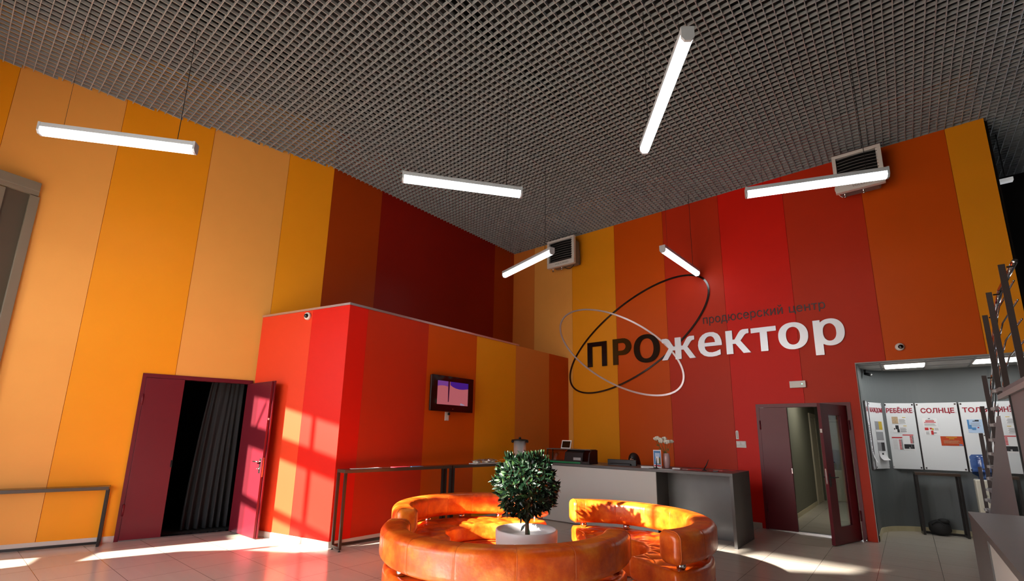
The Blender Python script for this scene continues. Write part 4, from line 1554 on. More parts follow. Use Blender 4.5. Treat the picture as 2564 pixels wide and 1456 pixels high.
M['dim_light'] = mat('dim_lit_plastic', lin(220, 220, 220), rough=0.4, emit=(1, 1, 1, 1), estr=0.12)
obj('casing', bm, 'dim_light', t)
bm = B()
tube(bm, [(1.715, 10.5, 5.80), (1.715, 10.5, ZC)], 0.006, 6)
obj('rod', bm, 'cable', t)

# ------------------------------------------------------------------ wall logo
t = thing('wall_logo', 'large wall logo reading ПРОжектор with two crossed rings', 'sign', (-3.2, YB, 3.0))


def ring(name, c, ax, ang, w, mi, y):
    bm = B()
    N = 128
    v_ = []
    for i in range(N):
        a = 2 * PI * i / N
        ca, sa = math.cos(a), math.sin(a)
        ct, st_ = math.cos(ang), math.sin(ang)
        px_, pz = ax[0] * ca, ax[1] * sa
        nx, nz = ca / ax[0], sa / ax[1]
        l_ = math.hypot(nx, nz); nx /= l_; nz /= l_
        rr = []
        for s in (-w / 2, w / 2):
            xx, zz = px_ + nx * s, pz + nz * s
            rr.append((c[0] + xx * ct - zz * st_, c[1] + xx * st_ + zz * ct))
        v_.append([bm.verts.new((rr[0][0], y, rr[0][1])), bm.verts.new((rr[1][0], y, rr[1][1])), bm.verts.new((rr[1][0], y + 0.02, rr[1][1])), bm.verts.new((rr[0][0], y + 0.02, rr[0][1]))])
    for i in range(N):
        a, b = v_[i], v_[(i + 1) % N]
        for k_ in range(4):
            bm.faces.new((a[k_], a[(k_ + 1) % 4], b[(k_ + 1) % 4], b[k_]))
    obj(name, bm, mi, t)


ring('dark_ring', (-4.543, 3.78), (1.93, 0.803), R(-148.647), 0.038, 'black_ring', YB - 0.024)
ring('light_ring', (-4.988, 3.537), (1.731, 0.739), R(148.923), 0.038, 'light_ring', YB - 0.030)
for ch, rc, mk, nm in [('П', (-5.733, -5.222, 3.177, 3.767), 'gloss_black', 'black_letter'), ('Р', (-5.060, -4.602, 3.177, 3.780), 'gloss_black', 'black_letter'), ('О', (-4.540, -3.942, 3.169, 3.805), 'gloss_black', 'black_letter'),
                       ('ж', (-3.897, -3.180, 3.185, 3.650), 'white_letter', 'white_letter'), ('е', (-3.125, -2.660, 3.176, 3.682), 'white_letter', 'white_letter'), ('к', (-2.578, -2.139, 3.195, 3.662), 'white_letter', 'white_letter'),
                       ('т', (-2.115, -1.683, 3.195, 3.657), 'white_letter', 'white_letter'), ('о', (-1.655, -1.178, 3.182, 3.684), 'white_letter', 'white_letter'), ('р', (-1.092, -0.635, 3.037, 3.674), 'white_letter', 'white_letter')]:
    bm = glyph_bm(ch, rc, YB - 0.036, 0.034)
    obj(nm, bm, mk, t)
bm = text_bm('продюсерский', (-3.000, -1.545, 3.825, 4.055), YB - 0.014, 0.012, 0.0)
obj('subtitle', bm, 'subtitle', t)
bm = text_bm('центр', (-1.441, -0.874, 3.830, 3.995), YB - 0.014, 0.012, 0.0)
obj('subtitle', bm, 'subtitle', t)

# ------------------------------------------------------------------ low wall table by the left wall
wl = a1(-5.3, 0, 0.255)
# local x along wall (towards the doors), depth towards wall
sF = (Vector((-8.432, 1.686, 0)) - Vector((KX, KY, 0))).dot(A1D)
TMx = Matrix(((A1D.x, -A1N.x, 0, 0), (A1D.y, -A1N.y, 0, 0), (0, 0, 1, 0), (0, 0, 0, 1)))
TMx.translation = a1(sF - 2.0, 0, 0.25)
frame_table('console_table', 'low dark bar-framed console table against the yellow left wall', TMx, 2.0, 0.235, 0.772, 'brown_top', 0.03, True, False)

# two high tables along the television wall
d1 = Vector((math.sin(R(4.6)), math.cos(R(4.6)), 0))
P0 = Vector((-5.985, 3.715, 0))


def yframe(p):
    m_ = Matrix(((d1.x, -d1.y, 0, p.x), (d1.y, d1.x, 0, p.y), (0, 0, 1, 0), (0, 0, 0, 1)))
    return m_


TA = yframe(P0)
ta = frame_table('console_table', 'near high black console table along the television wall with leaflets on top', TA, 1.86, 0.24, 1.052, 'brown_top', 0.035, True, True, 'high console tables along the television wall')
tb = frame_table('console_table', 'far high black console table along the television wall carrying the steel urn', yframe(P0 + d1 * 1.885), 2.05, 0.24, 1.052, 'brown_top', 0.035, True, True, 'high console tables along the television wall')
TT = 1.052


def sheet(name, lab, cat, c, sz, rot, z, m_, th=0.003, group=None):
    bm = B()
    box(bm, -sz[0] / 2, sz[0] / 2, -sz[1] / 2, sz[1] / 2, 0, th, 0, 0, Matrix.Translation((c[0], c[1], z)) @ Matrix.Rotation(rot, 4, 'Z'))
    return tag(obj(name, bm, m_), lab, cat, group)


def on_ta(s, d_=0.12):
    return TA @ Vector((s, d_, 0))


sheet('leaflet', 'white leaflet lying nearest the end of the near console table', 'leaflet', on_ta(0.30).xy, (0.10, 0.30), -0.3, TT, 'paper')
sheet('leaflet', 'second white leaflet on the near console table, beside the first', 'leaflet', on_ta(0.52).xy, (0.10, 0.17), 0.1, TT, 'paper')
sheet('leaflet', 'bright red leaflet on the near console table', 'leaflet', on_ta(0.95).xy, (0.14, 0.28), 0.15, TT, 'pink', 0.006)
sheet('leaflet', 'dark blue leaflet beside the red one on the near console table', 'leaflet', on_ta(1.22).xy, (0.12, 0.22), -0.1, TT, 'blue_ink')
# tray of pastries
tc_ = Vector((-5.98, 6.40, TT)); TB = yframe(P0 + d1 * 1.885)
tc_ = TB @ Vector((0.80, 0.12, 0)); tc_.z = TT
t = thing('snack_tray', 'clear tray of pale snacks under film at the joint of the high tables', 'tray', tuple(tc_))
bm = B()
box(bm, -0.10, 0.10, -0.28, 0.28, 0.0, 0.012, 0, 0.004, Matrix.Translation(tc_) @ Matrix.Rotation(-R(4.6), 4, 'Z'))
obj('tray', bm, 'paper', t)
bm = B()
rnd = random.Random(3)
for i in range(16):
    sphere(bm, tc_ + Vector((rnd.uniform(-0.07, 0.07), rnd.uniform(-0.24, 0.24), 0.032)), 0.035, 8, 6, (1, 1, 0.6))
o = obj('snacks', bm, 'cooler_body', t, True)
o['kind'] = 'stuff'
bm = B()
N = 12
g_ = [[bm.verts.new(tc_ + Vector((-0.1 + 0.2 * i / 5, -0.27 + 0.54 * j / N, 0.06 + 0.018 * math.sin(i * 3 + j * 2.3) + 0.012 * math.sin(j * 5.1)))) for i in range(6)] for j in range(N + 1)]
for j in range(N):
    for i in range(5):
        bm.faces.new((g_[j][i], g_[j][i + 1], g_[j + 1][i + 1], g_[j + 1][i]))
M['film'] = glass_mat('clear_film', (0.92, 0.92, 0.95, 1), 0.3, 0.15)
obj('film', bm, 'film', t)
# urn
uc = TB @ Vector((1.72, 0.12, 0))
t = thing('drinks_urn', 'tall stainless steel drinks urn with black lid behind the topiary', 'urn', (uc.x, uc.y, TT))
bm = B()
lathe(bm, [(0, 0.0), (0.125, 0), (0.125, 0.03), (0.118, 0.035), (0.118, 0.405), (0.0, 0.405)], uc.x, uc.y, TT, 40)
obj('body', bm, 'urn_steel', t, True)
bm = B()
lathe(bm, [(0.0, 0.404), (0.16, 0.404), (0.165, 0.412), (0.165, 0.42), (0.12, 0.43), (0.03, 0.437), (0, 0.437)], uc.x, uc.y, TT, 40)
ld = obj('lid', bm, 'black_plastic', t, True)
bm = B()
lathe(bm, [(0.0, 0.437), (0.018, 0.437), (0.024, 0.455), (0.022, 0.47), (0, 0.472)], uc.x, uc.y, TT, 18)
obj('knob', bm, 'black_plastic', ld, True)
for a in (PI + 0.6, 0.6):
    bm = B()
    sphere(bm, (uc.x + 0.14 * math.cos(a), uc.y + 0.14 * math.sin(a), TT + 0.385), 0.03, 10, 7, (1, 1, 0.8))
    obj('handle', bm, 'black_plastic', t, True)
bm = B()
tube(bm, [(uc.x + 0.1, uc.y - 0.06, TT + 0.08), (uc.x + 0.17, uc.y - 0.1, TT + 0.08)], 0.012, 10)
tube(bm, [(uc.x + 0.165, uc.y - 0.097, TT + 0.08), (uc.x + 0.165, uc.y - 0.097, TT + 0.04)], 0.010, 10)
obj('tap', bm, 'black_plastic', t, True)

# ------------------------------------------------------------------ reception counter
CX0, CX1, CY0, CY1, CZ = -5.55, -2.085, 7.712, 8.677, 1.052
t = thing('reception_counter', 'grey reception counter with a pale front panel and dark open end', 'counter', ((CX0 + CX1) / 2, (CY0 + CY1) / 2, 0))
bm = B()
box(bm, CX0, CX1, CY0, CY1, CZ - 0.045, CZ, 0, 0.002)
obj('worktop', bm, 'counter_dark', t, label='dark grey laminate worktop')
bm = B()
box(bm, CX1 - 0.045, CX1, CY0, CY1, 0, CZ - 0.045, 0, 0.002)
obj('end_panel', bm, 'counter_dark', t)
bm = B()
box(bm, CX0, -3.272, CY0 + 0.004, CY0 + 0.03, 0.012, CZ - 0.048, 0, 0.002)
obj('front_panel', bm, 'counter_light', t, label='pale grey front panel')
bm = B()
box(bm, -3.30, -3.272, CY0 + 0.03, CY0 + 0.50, 0.0, CZ - 0.045)
obj('side_panel', bm, 'counter_dark', t)
bm = B()
box(bm, -3.272, CX1 - 0.045, CY0 + 0.50, CY0 + 0.53, 0.0, CZ - 0.045)
obj('recess_panel', bm, 'counter_panel', t, label='darker recessed panel')
bm = B()
box(bm, CX0, -3.30, CY0 + 0.05, CY0 + 0.40, 0.0, CZ - 0.05)
obj('carcass', bm, 'counter_dark', t)


def on_top(px, py, dz=0.0):
    p_ = at_z(px, py, CZ + dz)
    return p_


# display case at the left end of the counter
t = thing('display_case', 'black glazed counter display case with a green front strip', 'display case', (-5.05, 8.0, CZ))
X0, X1, Y0_, Y1_ = -5.60, -4.57, 7.80, 8.12
bm = B()
box(bm, X0, X1, Y0_, Y1_, CZ, CZ + 0.045, 0, 0.003)
obj('base', bm, 'black_plastic', t)
bm = B()
box(bm, X0 + 0.02, X1 - 0.19, Y0_ - 0.004, Y0_, CZ + 0.006, CZ + 0.034)
obj('green_strip', bm, 'green_felt', t)
bm = B()
slabpoly(bm, [(X1 - 0.004, Y0_, CZ + 0.045), (X1 - 0.004, Y1_, CZ + 0.045), (X1 - 0.004, Y1_, CZ + 0.255), (X1 - 0.004, Y0_ + 0.14, CZ + 0.255), (X1 - 0.004, Y0_ + 0.04, CZ + 0.2)], (-0.025, 0, 0))
obj('end_panel', bm, 'black_plastic', t)
bm = B()
slabpoly(bm, [(X1 - 0.15, Y0_ + 0.005, CZ + 0.045), (X1 - 0.15, Y1_, CZ + 0.045), (X1 - 0.15, Y1_, CZ + 0.25), (X1 - 0.15, Y0_ + 0.14, CZ + 0.25), (X1 - 0.15, Y0_ + 0.04, CZ + 0.2)], (-0.40, 0, 0))
ph = obj('hood', bm, 'black_plastic', t)
bm = B()
box(bm, X1 - 0.34, X1 - 0.18, Y0_ - 0.001, Y0_ + 0.006, CZ + 0.065, CZ + 0.115)
obj('price_card', bm, 'grey_print', ph)
bm = B()
box(bm, X0, X1 - 0.03, Y0_ + 0.10, Y1_, CZ + 0.25, CZ + 0.264)
obj('top_shelf', bm, 'counter_dark', t)
bm = B()
slabpoly(bm, [(X0 + 0.02, Y0_ + 0.006, CZ + 0.045), (X0 + 0.02, Y0_ + 0.04, CZ + 0.2), (X0 + 0.02, Y0_ + 0.14, CZ + 0.25), (X0 + 0.02, Y0_ + 0.137, CZ + 0.25), (X0 + 0.02, Y0_ + 0.037, CZ + 0.2), (X0 + 0.02, Y0_ + 0.002, CZ + 0.045)], (0.44, 0, 0))
obj('glass_front', bm, 'glass', t)
bm = B()
for y_ in (Y0_ + 0.12, Y1_ - 0.02):
    box(bm, X0, X0 + 0.018, y_, y_ + 0.018, CZ + 0.045, CZ + 0.25)
obj('corner_post', bm, 'black_metal', t)
bm = B()
sphere(bm, (-5.07, 7.93, CZ + 0.075), 0.03, 10, 8, (1.5, 1, 1))
tag(obj('pastry', bm, 'vase', None, True), 'pink pastry inside the counter display case', 'pastry')
# framed tablet on the case
t = thing('picture_frame', 'small white framed dark picture standing on the display case', 'picture frame', (-5.26, 8.04, CZ + 0.264))
pf = Matrix.Translation((-5.24, 8.04, CZ + 0.265)) @ Matrix.Rotation(R(-8), 4, 'Z') @ Matrix.Rotation(R(-14), 4, 'X')
bm = B()
w_, h_ = 0.245, 0.165
for (a, b, c, d_) in [(-w_ / 2, w_ / 2, 0, 0.02), (-w_ / 2, w_ / 2, h_ - 0.02, h_), (-w_ / 2, -w_ / 2 + 0.02, 0.02, h_ - 0.02), (w_ / 2 - 0.02, w_ / 2, 0.02, h_ - 0.02)]:
    box(bm, a, b, 0, 0.012, c, d_, 0, 0, pf)
obj('frame', bm, 'white_plastic', t)
bm = B()
box(bm, -w_ / 2 + 0.02, w_ / 2 - 0.02, 0.004, 0.010, 0.02, h_ - 0.02, 0, 0, pf)
obj('picture', bm, 'gloss_black', t)
bm = B()
slabpoly(bm, [pf @ Vector((0, 0.012, 0.12)), pf @ Vector((0.02, 0.012, 0.12)), (-5.22, 8.115, CZ + 0.265), (-5.24, 8.115, CZ + 0.265)], (0, 0.002, 0))
obj('stand', bm, 'white_plastic', t)

# monitor behind the counter, its stand on a lower desk
bm = B()
box(bm, -4.75, -3.35, CY0 + 0.42, CY0 + 0.98, 0.70, 0.735, 0, 0.003)
o = obj('worktop', bm, 'counter_light', None)
o.name = 'desk_surface'
DK = thing('desk', 'lower work desk hidden behind the reception counter below the monitor', 'desk', (-4.05, 8.4, 0))
o.parent = DK
o.data.transform(MAT_OF[DK.name])
for x_ in (-4.72, -3.41):
    bm = B()
    box(bm, x_, x_ + 0.04, CY0 + 0.45, CY0 + 0.95, 0, 0.70)
    obj('side_panel', bm, 'counter_light', DK)
t = thing('monitor', 'black computer monitor seen from behind above the reception counter', 'monitor', (-4.13, 8.22, 0.735))
mx_ = Matrix.Translation((-4.125, 8.22, 0)) @ Matrix.Rotation(R(1), 4, 'Z') @ Matrix.Rotation(R(0), 4, 'X')
bm = B()
box(bm, -0.283, 0.283, -0.02, 0.03, 0.82, 1.152, 0, 0.006, mx_)
obj('casing', bm, 'black_plastic', t)
bm = B()
box(bm, -0.22, 0.19, -0.055, -0.02, 0.86, 1.085, 0, 0.012, mx_)
obj('back_bulge', bm, 'black_plastic', t)
bm = B()
box(bm, -0.03, 0.03, -0.03, -0.005, 0.75, 0.9, 0, 0, mx_)
box(bm, -0.12, 0.12, -0.08, 0.1, 0.735, 0.75, 0, 0, mx_)
obj('stand', bm, 'black_plastic', t)

# things on the worktop
sb = at_z(1618, 1172, CZ)
def top_box(name, lab, cat, c, sz, rot, m_, z0=0.0, group=None):
    bm = B()
    box(bm, -sz[0] / 2, sz[0] / 2, -sz[1] / 2, sz[1] / 2, 0, sz[2], 0, 0, Matrix.Translation((c[0], c[1], CZ + z0)) @ Matrix.Rotation(rot, 4, 'Z'))
    return tag(obj(name, bm, m_), lab, cat, group)


top_box('paper_stack', 'stack of white paper on the counter beside the monitor', 'paper', (-3.515, 7.93), (0.20, 0.14, 0.026), R(28), 'paper')
top_box('leaflet', 'white sheet lying in front of the paper stack on the counter', 'leaflet', (-3.50, 7.80), (0.13, 0.06, 0.003), R(20), 'paper')
top_box('leaflet', 'white flyer lying on the counter edge below the flower vase', 'leaflet', (-3.12, 7.775), (0.26, 0.09, 0.003), R(4), 'paper')
top_box('leaflet', 'pale leaflet lying at the counter end near the display case', 'leaflet', (-4.42, 7.86), (0.2, 0.08, 0.003), R(4), 'tan_ink')
top_box('booklet', 'small white booklet on the counter to the right of the vase', 'booklet', (-3.04, 8.02), (0.12, 0.08, 0.02), R(10), 'paper')
top_box('leaflet', 'flat pink-grey sheet beside the white booklet on the counter', 'leaflet', (-2.90, 8.12), (0.13, 0.10, 0.004), R(5), 'vase')
top_box('leaflet', 'large red leaflet on the counter left of the second pen stand', 'leaflet', (-2.74, 8.12), (0.26, 0.22, 0.003), R(12), 'red_poster')
top_box('leaflet', 'red and white leaflet fan right of the second pen stand', 'leaflet', (-2.42, 8.19), (0.22, 0.16, 0.003), R(-10), 'red_poster')
top_box('leaflet', 'white leaflet with pale pink print on the red fan at the counter end', 'leaflet', (-2.44, 8.30), (0.16, 0.10, 0.003), R(-16), 'vase', 0.004)
top_box('leaflet', 'outermost red leaflet near the end of the reception counter', 'leaflet', (-2.27, 8.42), (0.16, 0.12, 0.003), R(-24), 'red_poster')
top_box('pen_tray', 'small dark holder at the front edge of the counter by red leaflets', 'holder', (-2.40, 7.98), (0.07, 0.04, 0.015), 0, 'black_plastic')


def pen_stand(x_, y_, lab, lean, h):
    t = thing('pen_stand', lab, 'pen stand', (x_, y_, CZ))
    bm = B()
    lathe(bm, [(0, 0), (0.04, 0), (0.04, 0.006), (0.012, 0.014), (0.009, 0.04), (0.0, 0.04)], x_, y_, CZ, 20)
    obj('base', bm, 'black_plastic', t, True)
    bm = B()
    tube(bm, [(x_, y_, CZ + 0.03), (x_ + lean * 0.5, y_, CZ + h * 0.5), (x_ + lean, y_, CZ + h)], [0.009, 0.008, 0.003], 10)
    obj('pen', bm, 'black_plastic', t, True)


pen_stand(-3.325, 7.88, 'black pen standing upright on the counter before the blue poster', 0.01, 0.17)
pen_stand(-2.60, 8.06, 'black pen leaning in its stand on the counter above red leaflets', 0.075, 0.175)
# poster stand
t = thing('poster_stand', 'blue upright poster stand on the counter beside the flower vase', 'poster stand', (-3.345, 7.98, CZ))
ps = Matrix.Translation((-3.348, 7.985, CZ)) @ Matrix.Rotation(R(-6), 4, 'Z')
bm = B()
box(bm, -0.072, 0.072, 0, 0.06, 0, 0.004, 0, 0, ps)
box(bm, -0.072, 0.072, 0, 0.004, 0.004, 0.30, 0, 0, ps)
obj('card', bm, 'paper', t)
for nm, mk, rr in [('blue_field', 'blue_ink', (-0.063, 0.063, 0.06, 0.285)), ('pale_blob', 'blue_poster', (-0.04, 0.05, 0.19, 0.25)), ('white_shape', 'paper', (-0.03, 0.03, 0.075, 0.19)), ('green_shape', 'stem', (0.03, 0.058, 0.075, 0.17)), ('pink_strip', 'pink', (-0.063, 0.063, 0.028, 0.05))]:
    bm = B()
    k_ = {'blue_field': 1, 'pink_strip': 1}.get(nm, 2)
    box(bm, rr[0], rr[1], -0.001 * k_, 0, rr[2], rr[3], 0, 0, ps)
    obj(nm, bm, mk, t)
# vase and flowers
VX, VY = -3.255, 8.15
t = thing('vase', 'pale pink ceramic vase on the reception counter', 'vase', (VX, VY, CZ))
bm = B()
lathe(bm, [(0, 0), (0.042, 0), (0.046, 0.01), (0.058, 0.07), (0.062, 0.13), (0.058, 0.19), (0.048, 0.245), (0.044, 0.245), (0.05, 0.19), (0.05, 0.05), (0, 0.04)], VX, VY, CZ, 32)
obj('body', bm, 'vase', t, True)
t = thing('bouquet', 'white flowers on green stems in the pink vase', 'flowers', (VX, VY, CZ + 0.05))
rnd = random.Random(5)
bm_l = B()
for i in range(11):
    fx = VX - 0.205 + 0.29 * (i + 0.5) / 11 + rnd.uniform(-0.01, 0.01)
    fy = VY + rnd.uniform(-0.05, 0.05)
    fz = CZ + 0.445 + rnd.uniform(-0.03, 0.05) - 0.25 * abs(fx - VX + 0.05) ** 1.5
    bm = B()
    tube(bm, [(VX + (fx - VX) * 0.08, VY, CZ + 0.05), (VX + (fx - VX) * 0.2, VY + (fy - VY) * 0.2, CZ + 0.25), (VX + (fx - VX) * 0.75, VY + (fy - VY) * 0.7, CZ + 0.36), (fx, fy, fz)], 0.0025, 6)
    obj('stem', bm, 'stem', t, True)
    bm = B()
    for k_ in range(9):
        a = k_ * 2.4
        tl = 0.35 + 0.09 * k_
        d_ = Vector((math.cos(a) * math.sin(tl), math.sin(a) * math.sin(tl), math.cos(tl)))
        rt = Vector((0, 0, 1)).rotation_difference(d_).to_matrix()
        sphere(bm, Vector((fx, fy, fz)) + d_ * 0.024, 0.026, 8, 6, (0.8, 0.4, 1.15), rt)
    obj('blossom', bm, 'petal', t, True)
for (ax, az_, bx_, bz_) in [(-0.08, 0.33, -0.15, 0.26), (-0.04, 0.28, 0.03, 0.245), (0.03, 0.33, 0.06, 0.28), (-0.10, 0.38, -0.17, 0.375)]:
    bm = B()
    p_, q_ = Vector((VX + ax, VY, CZ + az_)), Vector((VX + bx_, VY - 0.03, CZ + bz_))
    n_ = (q_ - p_).cross(Vector((0, 1, 0))).normalized() * 0.014
    bm.faces.new([bm.verts.new(v) for v in (p_, p_.lerp(q_, 0.4) + n_, q_, p_.lerp(q_, 0.4) - n_)])
    obj('leaf', bm, 'stem', t)

# ------------------------------------------------------------------ receptionist on an office chair
PX, PY = -4.10, 8.72
t = thing('office_chair', 'dark office chair the receptionist sits on behind the counter', 'chair', (PX, PY + 0.30, 0))
bm = B()
box(bm, PX - 0.23, PX + 0.23, PY + 0.08, PY + 0.52, 0.40, 0.46, 0, 0.02)
obj('seat', bm, 'black_plastic', t)
bm = B()
box(bm, PX - 0.2, PX + 0.2, PY + 0.56, PY + 0.60, 0.5, 0.90, 0, 0.015)
obj('backrest', bm, 'black_plastic', t)
bm = B()
tube(bm, [(PX, PY + 0.3, 0.06), (PX, PY + 0.3, 0.40)], 0.025, 10)
tube(bm, [(PX, PY + 0.4, 0.42), (PX, PY + 0.62, 0.45), (PX, PY + 0.62, 0.7)], 0.015, 8)
obj('column', bm, 'black_metal', t)
for k_ in range(5):
    a = k_ * 2 * PI / 5 + 0.3
    bm = B()
    tube(bm, [(PX, PY + 0.3, 0.08), (PX + 0.26 * math.cos(a), PY + 0.3 + 0.26 * math.sin(a), 0.06)], 0.015, 8)
    lg = obj('leg', bm, 'black_plastic', t)
    bm = B()
    sphere(bm, (PX + 0.26 * math.cos(a), PY + 0.3 + 0.26 * math.sin(a), 0.026), 0.026, 10, 8)
    obj('caster', bm, 'rubber', lg, True)

per = thing('person', 'dark-haired person in brown sitting head down behind the reception counter', 'person', (PX, PY + 0.28, 0.46))


def skin_mesh(name, chains, mk, parent, sub=2):
    """chains: list of lists of (pos, radius); chains after the first start at an existing joint (same position)"""
    bm = bmesh.new()
    lay = bm.verts.layers.skin.verify()
    ind = {}

    def gv(p_, r):
        key = tuple(round(c, 4) for c in p_)
        if key not in ind:
            v = bm.verts.new(p_)
            v[lay].radius = (r, r)
            ind[key] = v
        return ind[key]
    first = True
    for ch in chains:
        prev = None
        for p_, r in ch:
            v = gv(p_, r)
            if first:
                v[lay].use_root = True
                first = False
            if prev is not None and bm.edges.get((prev, v)) is None:
                bm.edges.new((prev, v))
            prev = v
    bm.transform(MAT_OF[parent.name])
    me = bpy.data.meshes.new(name)
    bm.to_mesh(me); bm.free()
    mats = mk if isinstance(mk, (list, tuple)) else [mk]
    for k_ in mats:
        me.materials.append(M[k_])
    o = bpy.data.objects.new(name, me)
    C.objects.link(o)
    o.parent = parent
    s = o.modifiers.new('skin', 'SKIN')
    s.use_smooth_shade = True
    o.modifiers.new('sub', 'SUBSURF').levels = sub
    o.modifiers['sub'].render_levels = sub
    return o


V = lambda x_, y_, z_: (PX + x_, PY + y_, z_)
pel = (V(0, 0.30, 0.55), 0.15)
chest = (V(0, 0.16, 0.86), 0.135)
neck = (V(0, 0.06, 0.985), 0.052)
body = [[pel, (V(0, 0.25, 0.68), 0.125), chest, (V(0, 0.10, 0.94), 0.075), neck, (V(-0.01, 0.015, 1.05), 0.055)]]
for s in (-1, 1):
    body.append([chest, (V(0.17 * s, 0.12, 0.90), 0.055), (V(0.235 * s, 0.02, 0.72), 0.043), (V(0.13 * s, -0.18, 0.765), 0.034), (V(0.09 * s, -0.24, 0.765), 0.028), (V(0.08 * s, -0.30, 0.76), 0.03)])
    body.append([pel, (V(0.1 * s, 0.22, 0.54), 0.09), (V(0.11 * s, -0.14, 0.53), 0.065), (V(0.11 * s, -0.16, 0.28), 0.048), (V(0.11 * s, -0.15, 0.075), 0.036), (V(0.11 * s, -0.26, 0.04), 0.03)])
bo = skin_mesh('body', body, 'cloth_brown', per)
# fingers
for s in (-1, 1):
    ch = []
    for k_ in range(4):
        bx_ = 0.08 * s + (k_ - 1.5) * 0.017
        l_ = (0.06, 0.072, 0.068, 0.052)[k_]
        ch.append([(V(0.08 * s, -0.30, 0.76), 0.024), (V(bx_, -0.335, 0.762), 0.0085), (V(bx_, -0.335 - l_ * 0.5, 0.768), 0.008), (V(bx_, -0.335 - l_, 0.752), 0.007)])
    ch.append([(V(0.08 * s, -0.30, 0.76), 0.024), (V(0.08 * s - s * 0.035, -0.315, 0.758), 0.010), (V(0.08 * s - s * 0.045, -0.35, 0.755), 0.008)])
    skin_mesh('hand', ch, 'skin', per)
# head
HD = Matrix.Translation(V(-0.012, -0.02, 1.145)) @ Matrix.Rotation(R(-18), 4, 'Z') @ Matrix.Rotation(R(24), 4, 'X')
bm = B()
bmesh.ops.create_uvsphere(bm, u_segments=32, v_segments=24, radius=1.0)
for v in bm.verts:
    x_, y_, z_ = v.co
    # face looks along -y
    jaw = max(0.0, -z_)
    xx = x_ * (0.074 - 0.022 * jaw ** 1.5)
    yy = y_ * (0.092 - 0.010 * jaw)
    zz = z_ * 0.112
    if y_ < 0:
        nose = math.exp(-((x_ / 0.16) ** 2)) * math.exp(-(((z_ + 0.18) / 0.22) ** 2))
        yy -= 0.022 * nose
        eye = math.exp(-(((abs(x_) - 0.36) / 0.15) ** 2)) * math.exp(-(((z_ - 0.02) / 0.10) ** 2))
        yy += 0.010 * eye
        lip = math.exp(-((x_ / 0.24) ** 2)) * (math.exp(-(((z_ + 0.50) / 0.05) ** 2)) + math.exp(-(((z_ + 0.60) / 0.05) ** 2)))
        yy -= 0.005 * lip
        chin = math.exp(-((x_ / 0.3) ** 2)) * math.exp(-(((z_ + 0.88) / 0.12) ** 2))
        yy -= 0.008 * chin
    v.co = (xx, yy, zz)
for s in (-1, 1):
    sphere(bm, (0.073 * s, 0.008, -0.01), 0.026, 10, 8, (0.35, 0.7, 1.1))
bm.transform(HD)
hd = obj('head', bm, 'skin', per, True)
for s in (-1, 1):
    bm = B()
    sphere(bm, (0.028 * s, -0.080, 0.004), 0.010, 10, 8, (1.2, 0.6, 0.6))
    bm.transform(HD)
    obj('eye', bm, 'black_print', hd, True)
    bm = B()
    tube(bm, [(0.014 * s, -0.088, 0.022), (0.03 * s, -0.086, 0.027), (0.046 * s, -0.076, 0.022)], 0.0035, 6)
    bm.transform(HD)
    obj('eyebrow', bm, 'hair', hd, True)
bm = B()
bmesh.ops.create_uvsphere(bm, u_segments=40, v_segments=24, radius=1.0)
kill = []
for v in bm.verts:
    x_, y_, z_ = v.co.copy()
    xx, yy, zz = x_ * 0.092, y_ * 0.108, z_ * 0.126
    part_ = math.exp(-((x_ / 0.05) ** 2)) * (1 if z_ > 0.2 else 0)
    zz -= 0.006 * part_
    if z_ < -0.05:
        dr = (-z_ - 0.05)
        zz -= dr * 0.20
        xx *= 1 + 0.1 * dr
        yy = yy * (1 - 0.2 * dr) + 0.01 * dr
    w_ = 0.003 * math.sin(math.atan2(y_, x_) * 18)
    v.co = (xx + w_ * x_, yy + w_ * y_, zz)
    if y_ < -0.45 and z_ < 0.50 - 0.3 * abs(x_) and abs(x_) < 0.60:
        kill.append(v)
bmesh.ops.delete(bm, geom=kill, context='VERTS')
bm.transform(HD)
hr = obj('hair', bm, 'hair', per, True)
hr.modifiers.new('thick', 'SOLIDIFY').thickness = 0.012

# ------------------------------------------------------------------ three curved leather sofas
def sweep(bm, c, prof_fn, a0, a1_, n_, zoff=0.0, endr=0.05):
    """closed profile swept about the vertical axis through c; prof_fn(inset, angle) gives (r, z) points"""
    angs = []
    rm = 1.0
    ne = 5
    da = endr / rm
    for k_ in range(ne):
        f = k_ / ne
        angs.append((a0 + da * (1 - math.cos(f * PI / 2)), endr * (1 - math.sin(f * PI / 2)) * 0.9))
    for k_ in range(n_ + 1):
        angs.append((a0 + da + (a1_ - a0 - 2 * da) * k_ / n_, 0.0))
    for k_ in range(ne - 1, -1, -1):
        f = k_ / ne
        angs.append((a1_ - da * (1 - math.cos(f * PI / 2)), endr * (1 - math.sin(f * PI / 2)) * 0.9))
    rings = []
    for a, ins in angs:
        rings.append([bm.verts.new((c[0] + r * math.cos(a), c[1] + r * math.sin(a), z)) for r, z in prof_fn(ins, a)])
    m_ = len(rings[0])
    for p_, q_ in zip(rings[:-1], rings[1:]):
        for k_ in range(m_):
            bm.faces.new((p_[k_], p_[(k_ + 1) % m_], q_[(k_ + 1) % m_], q_[k_]))
    bm.faces.new(rings[0]); bm.faces.new(rings[-1])


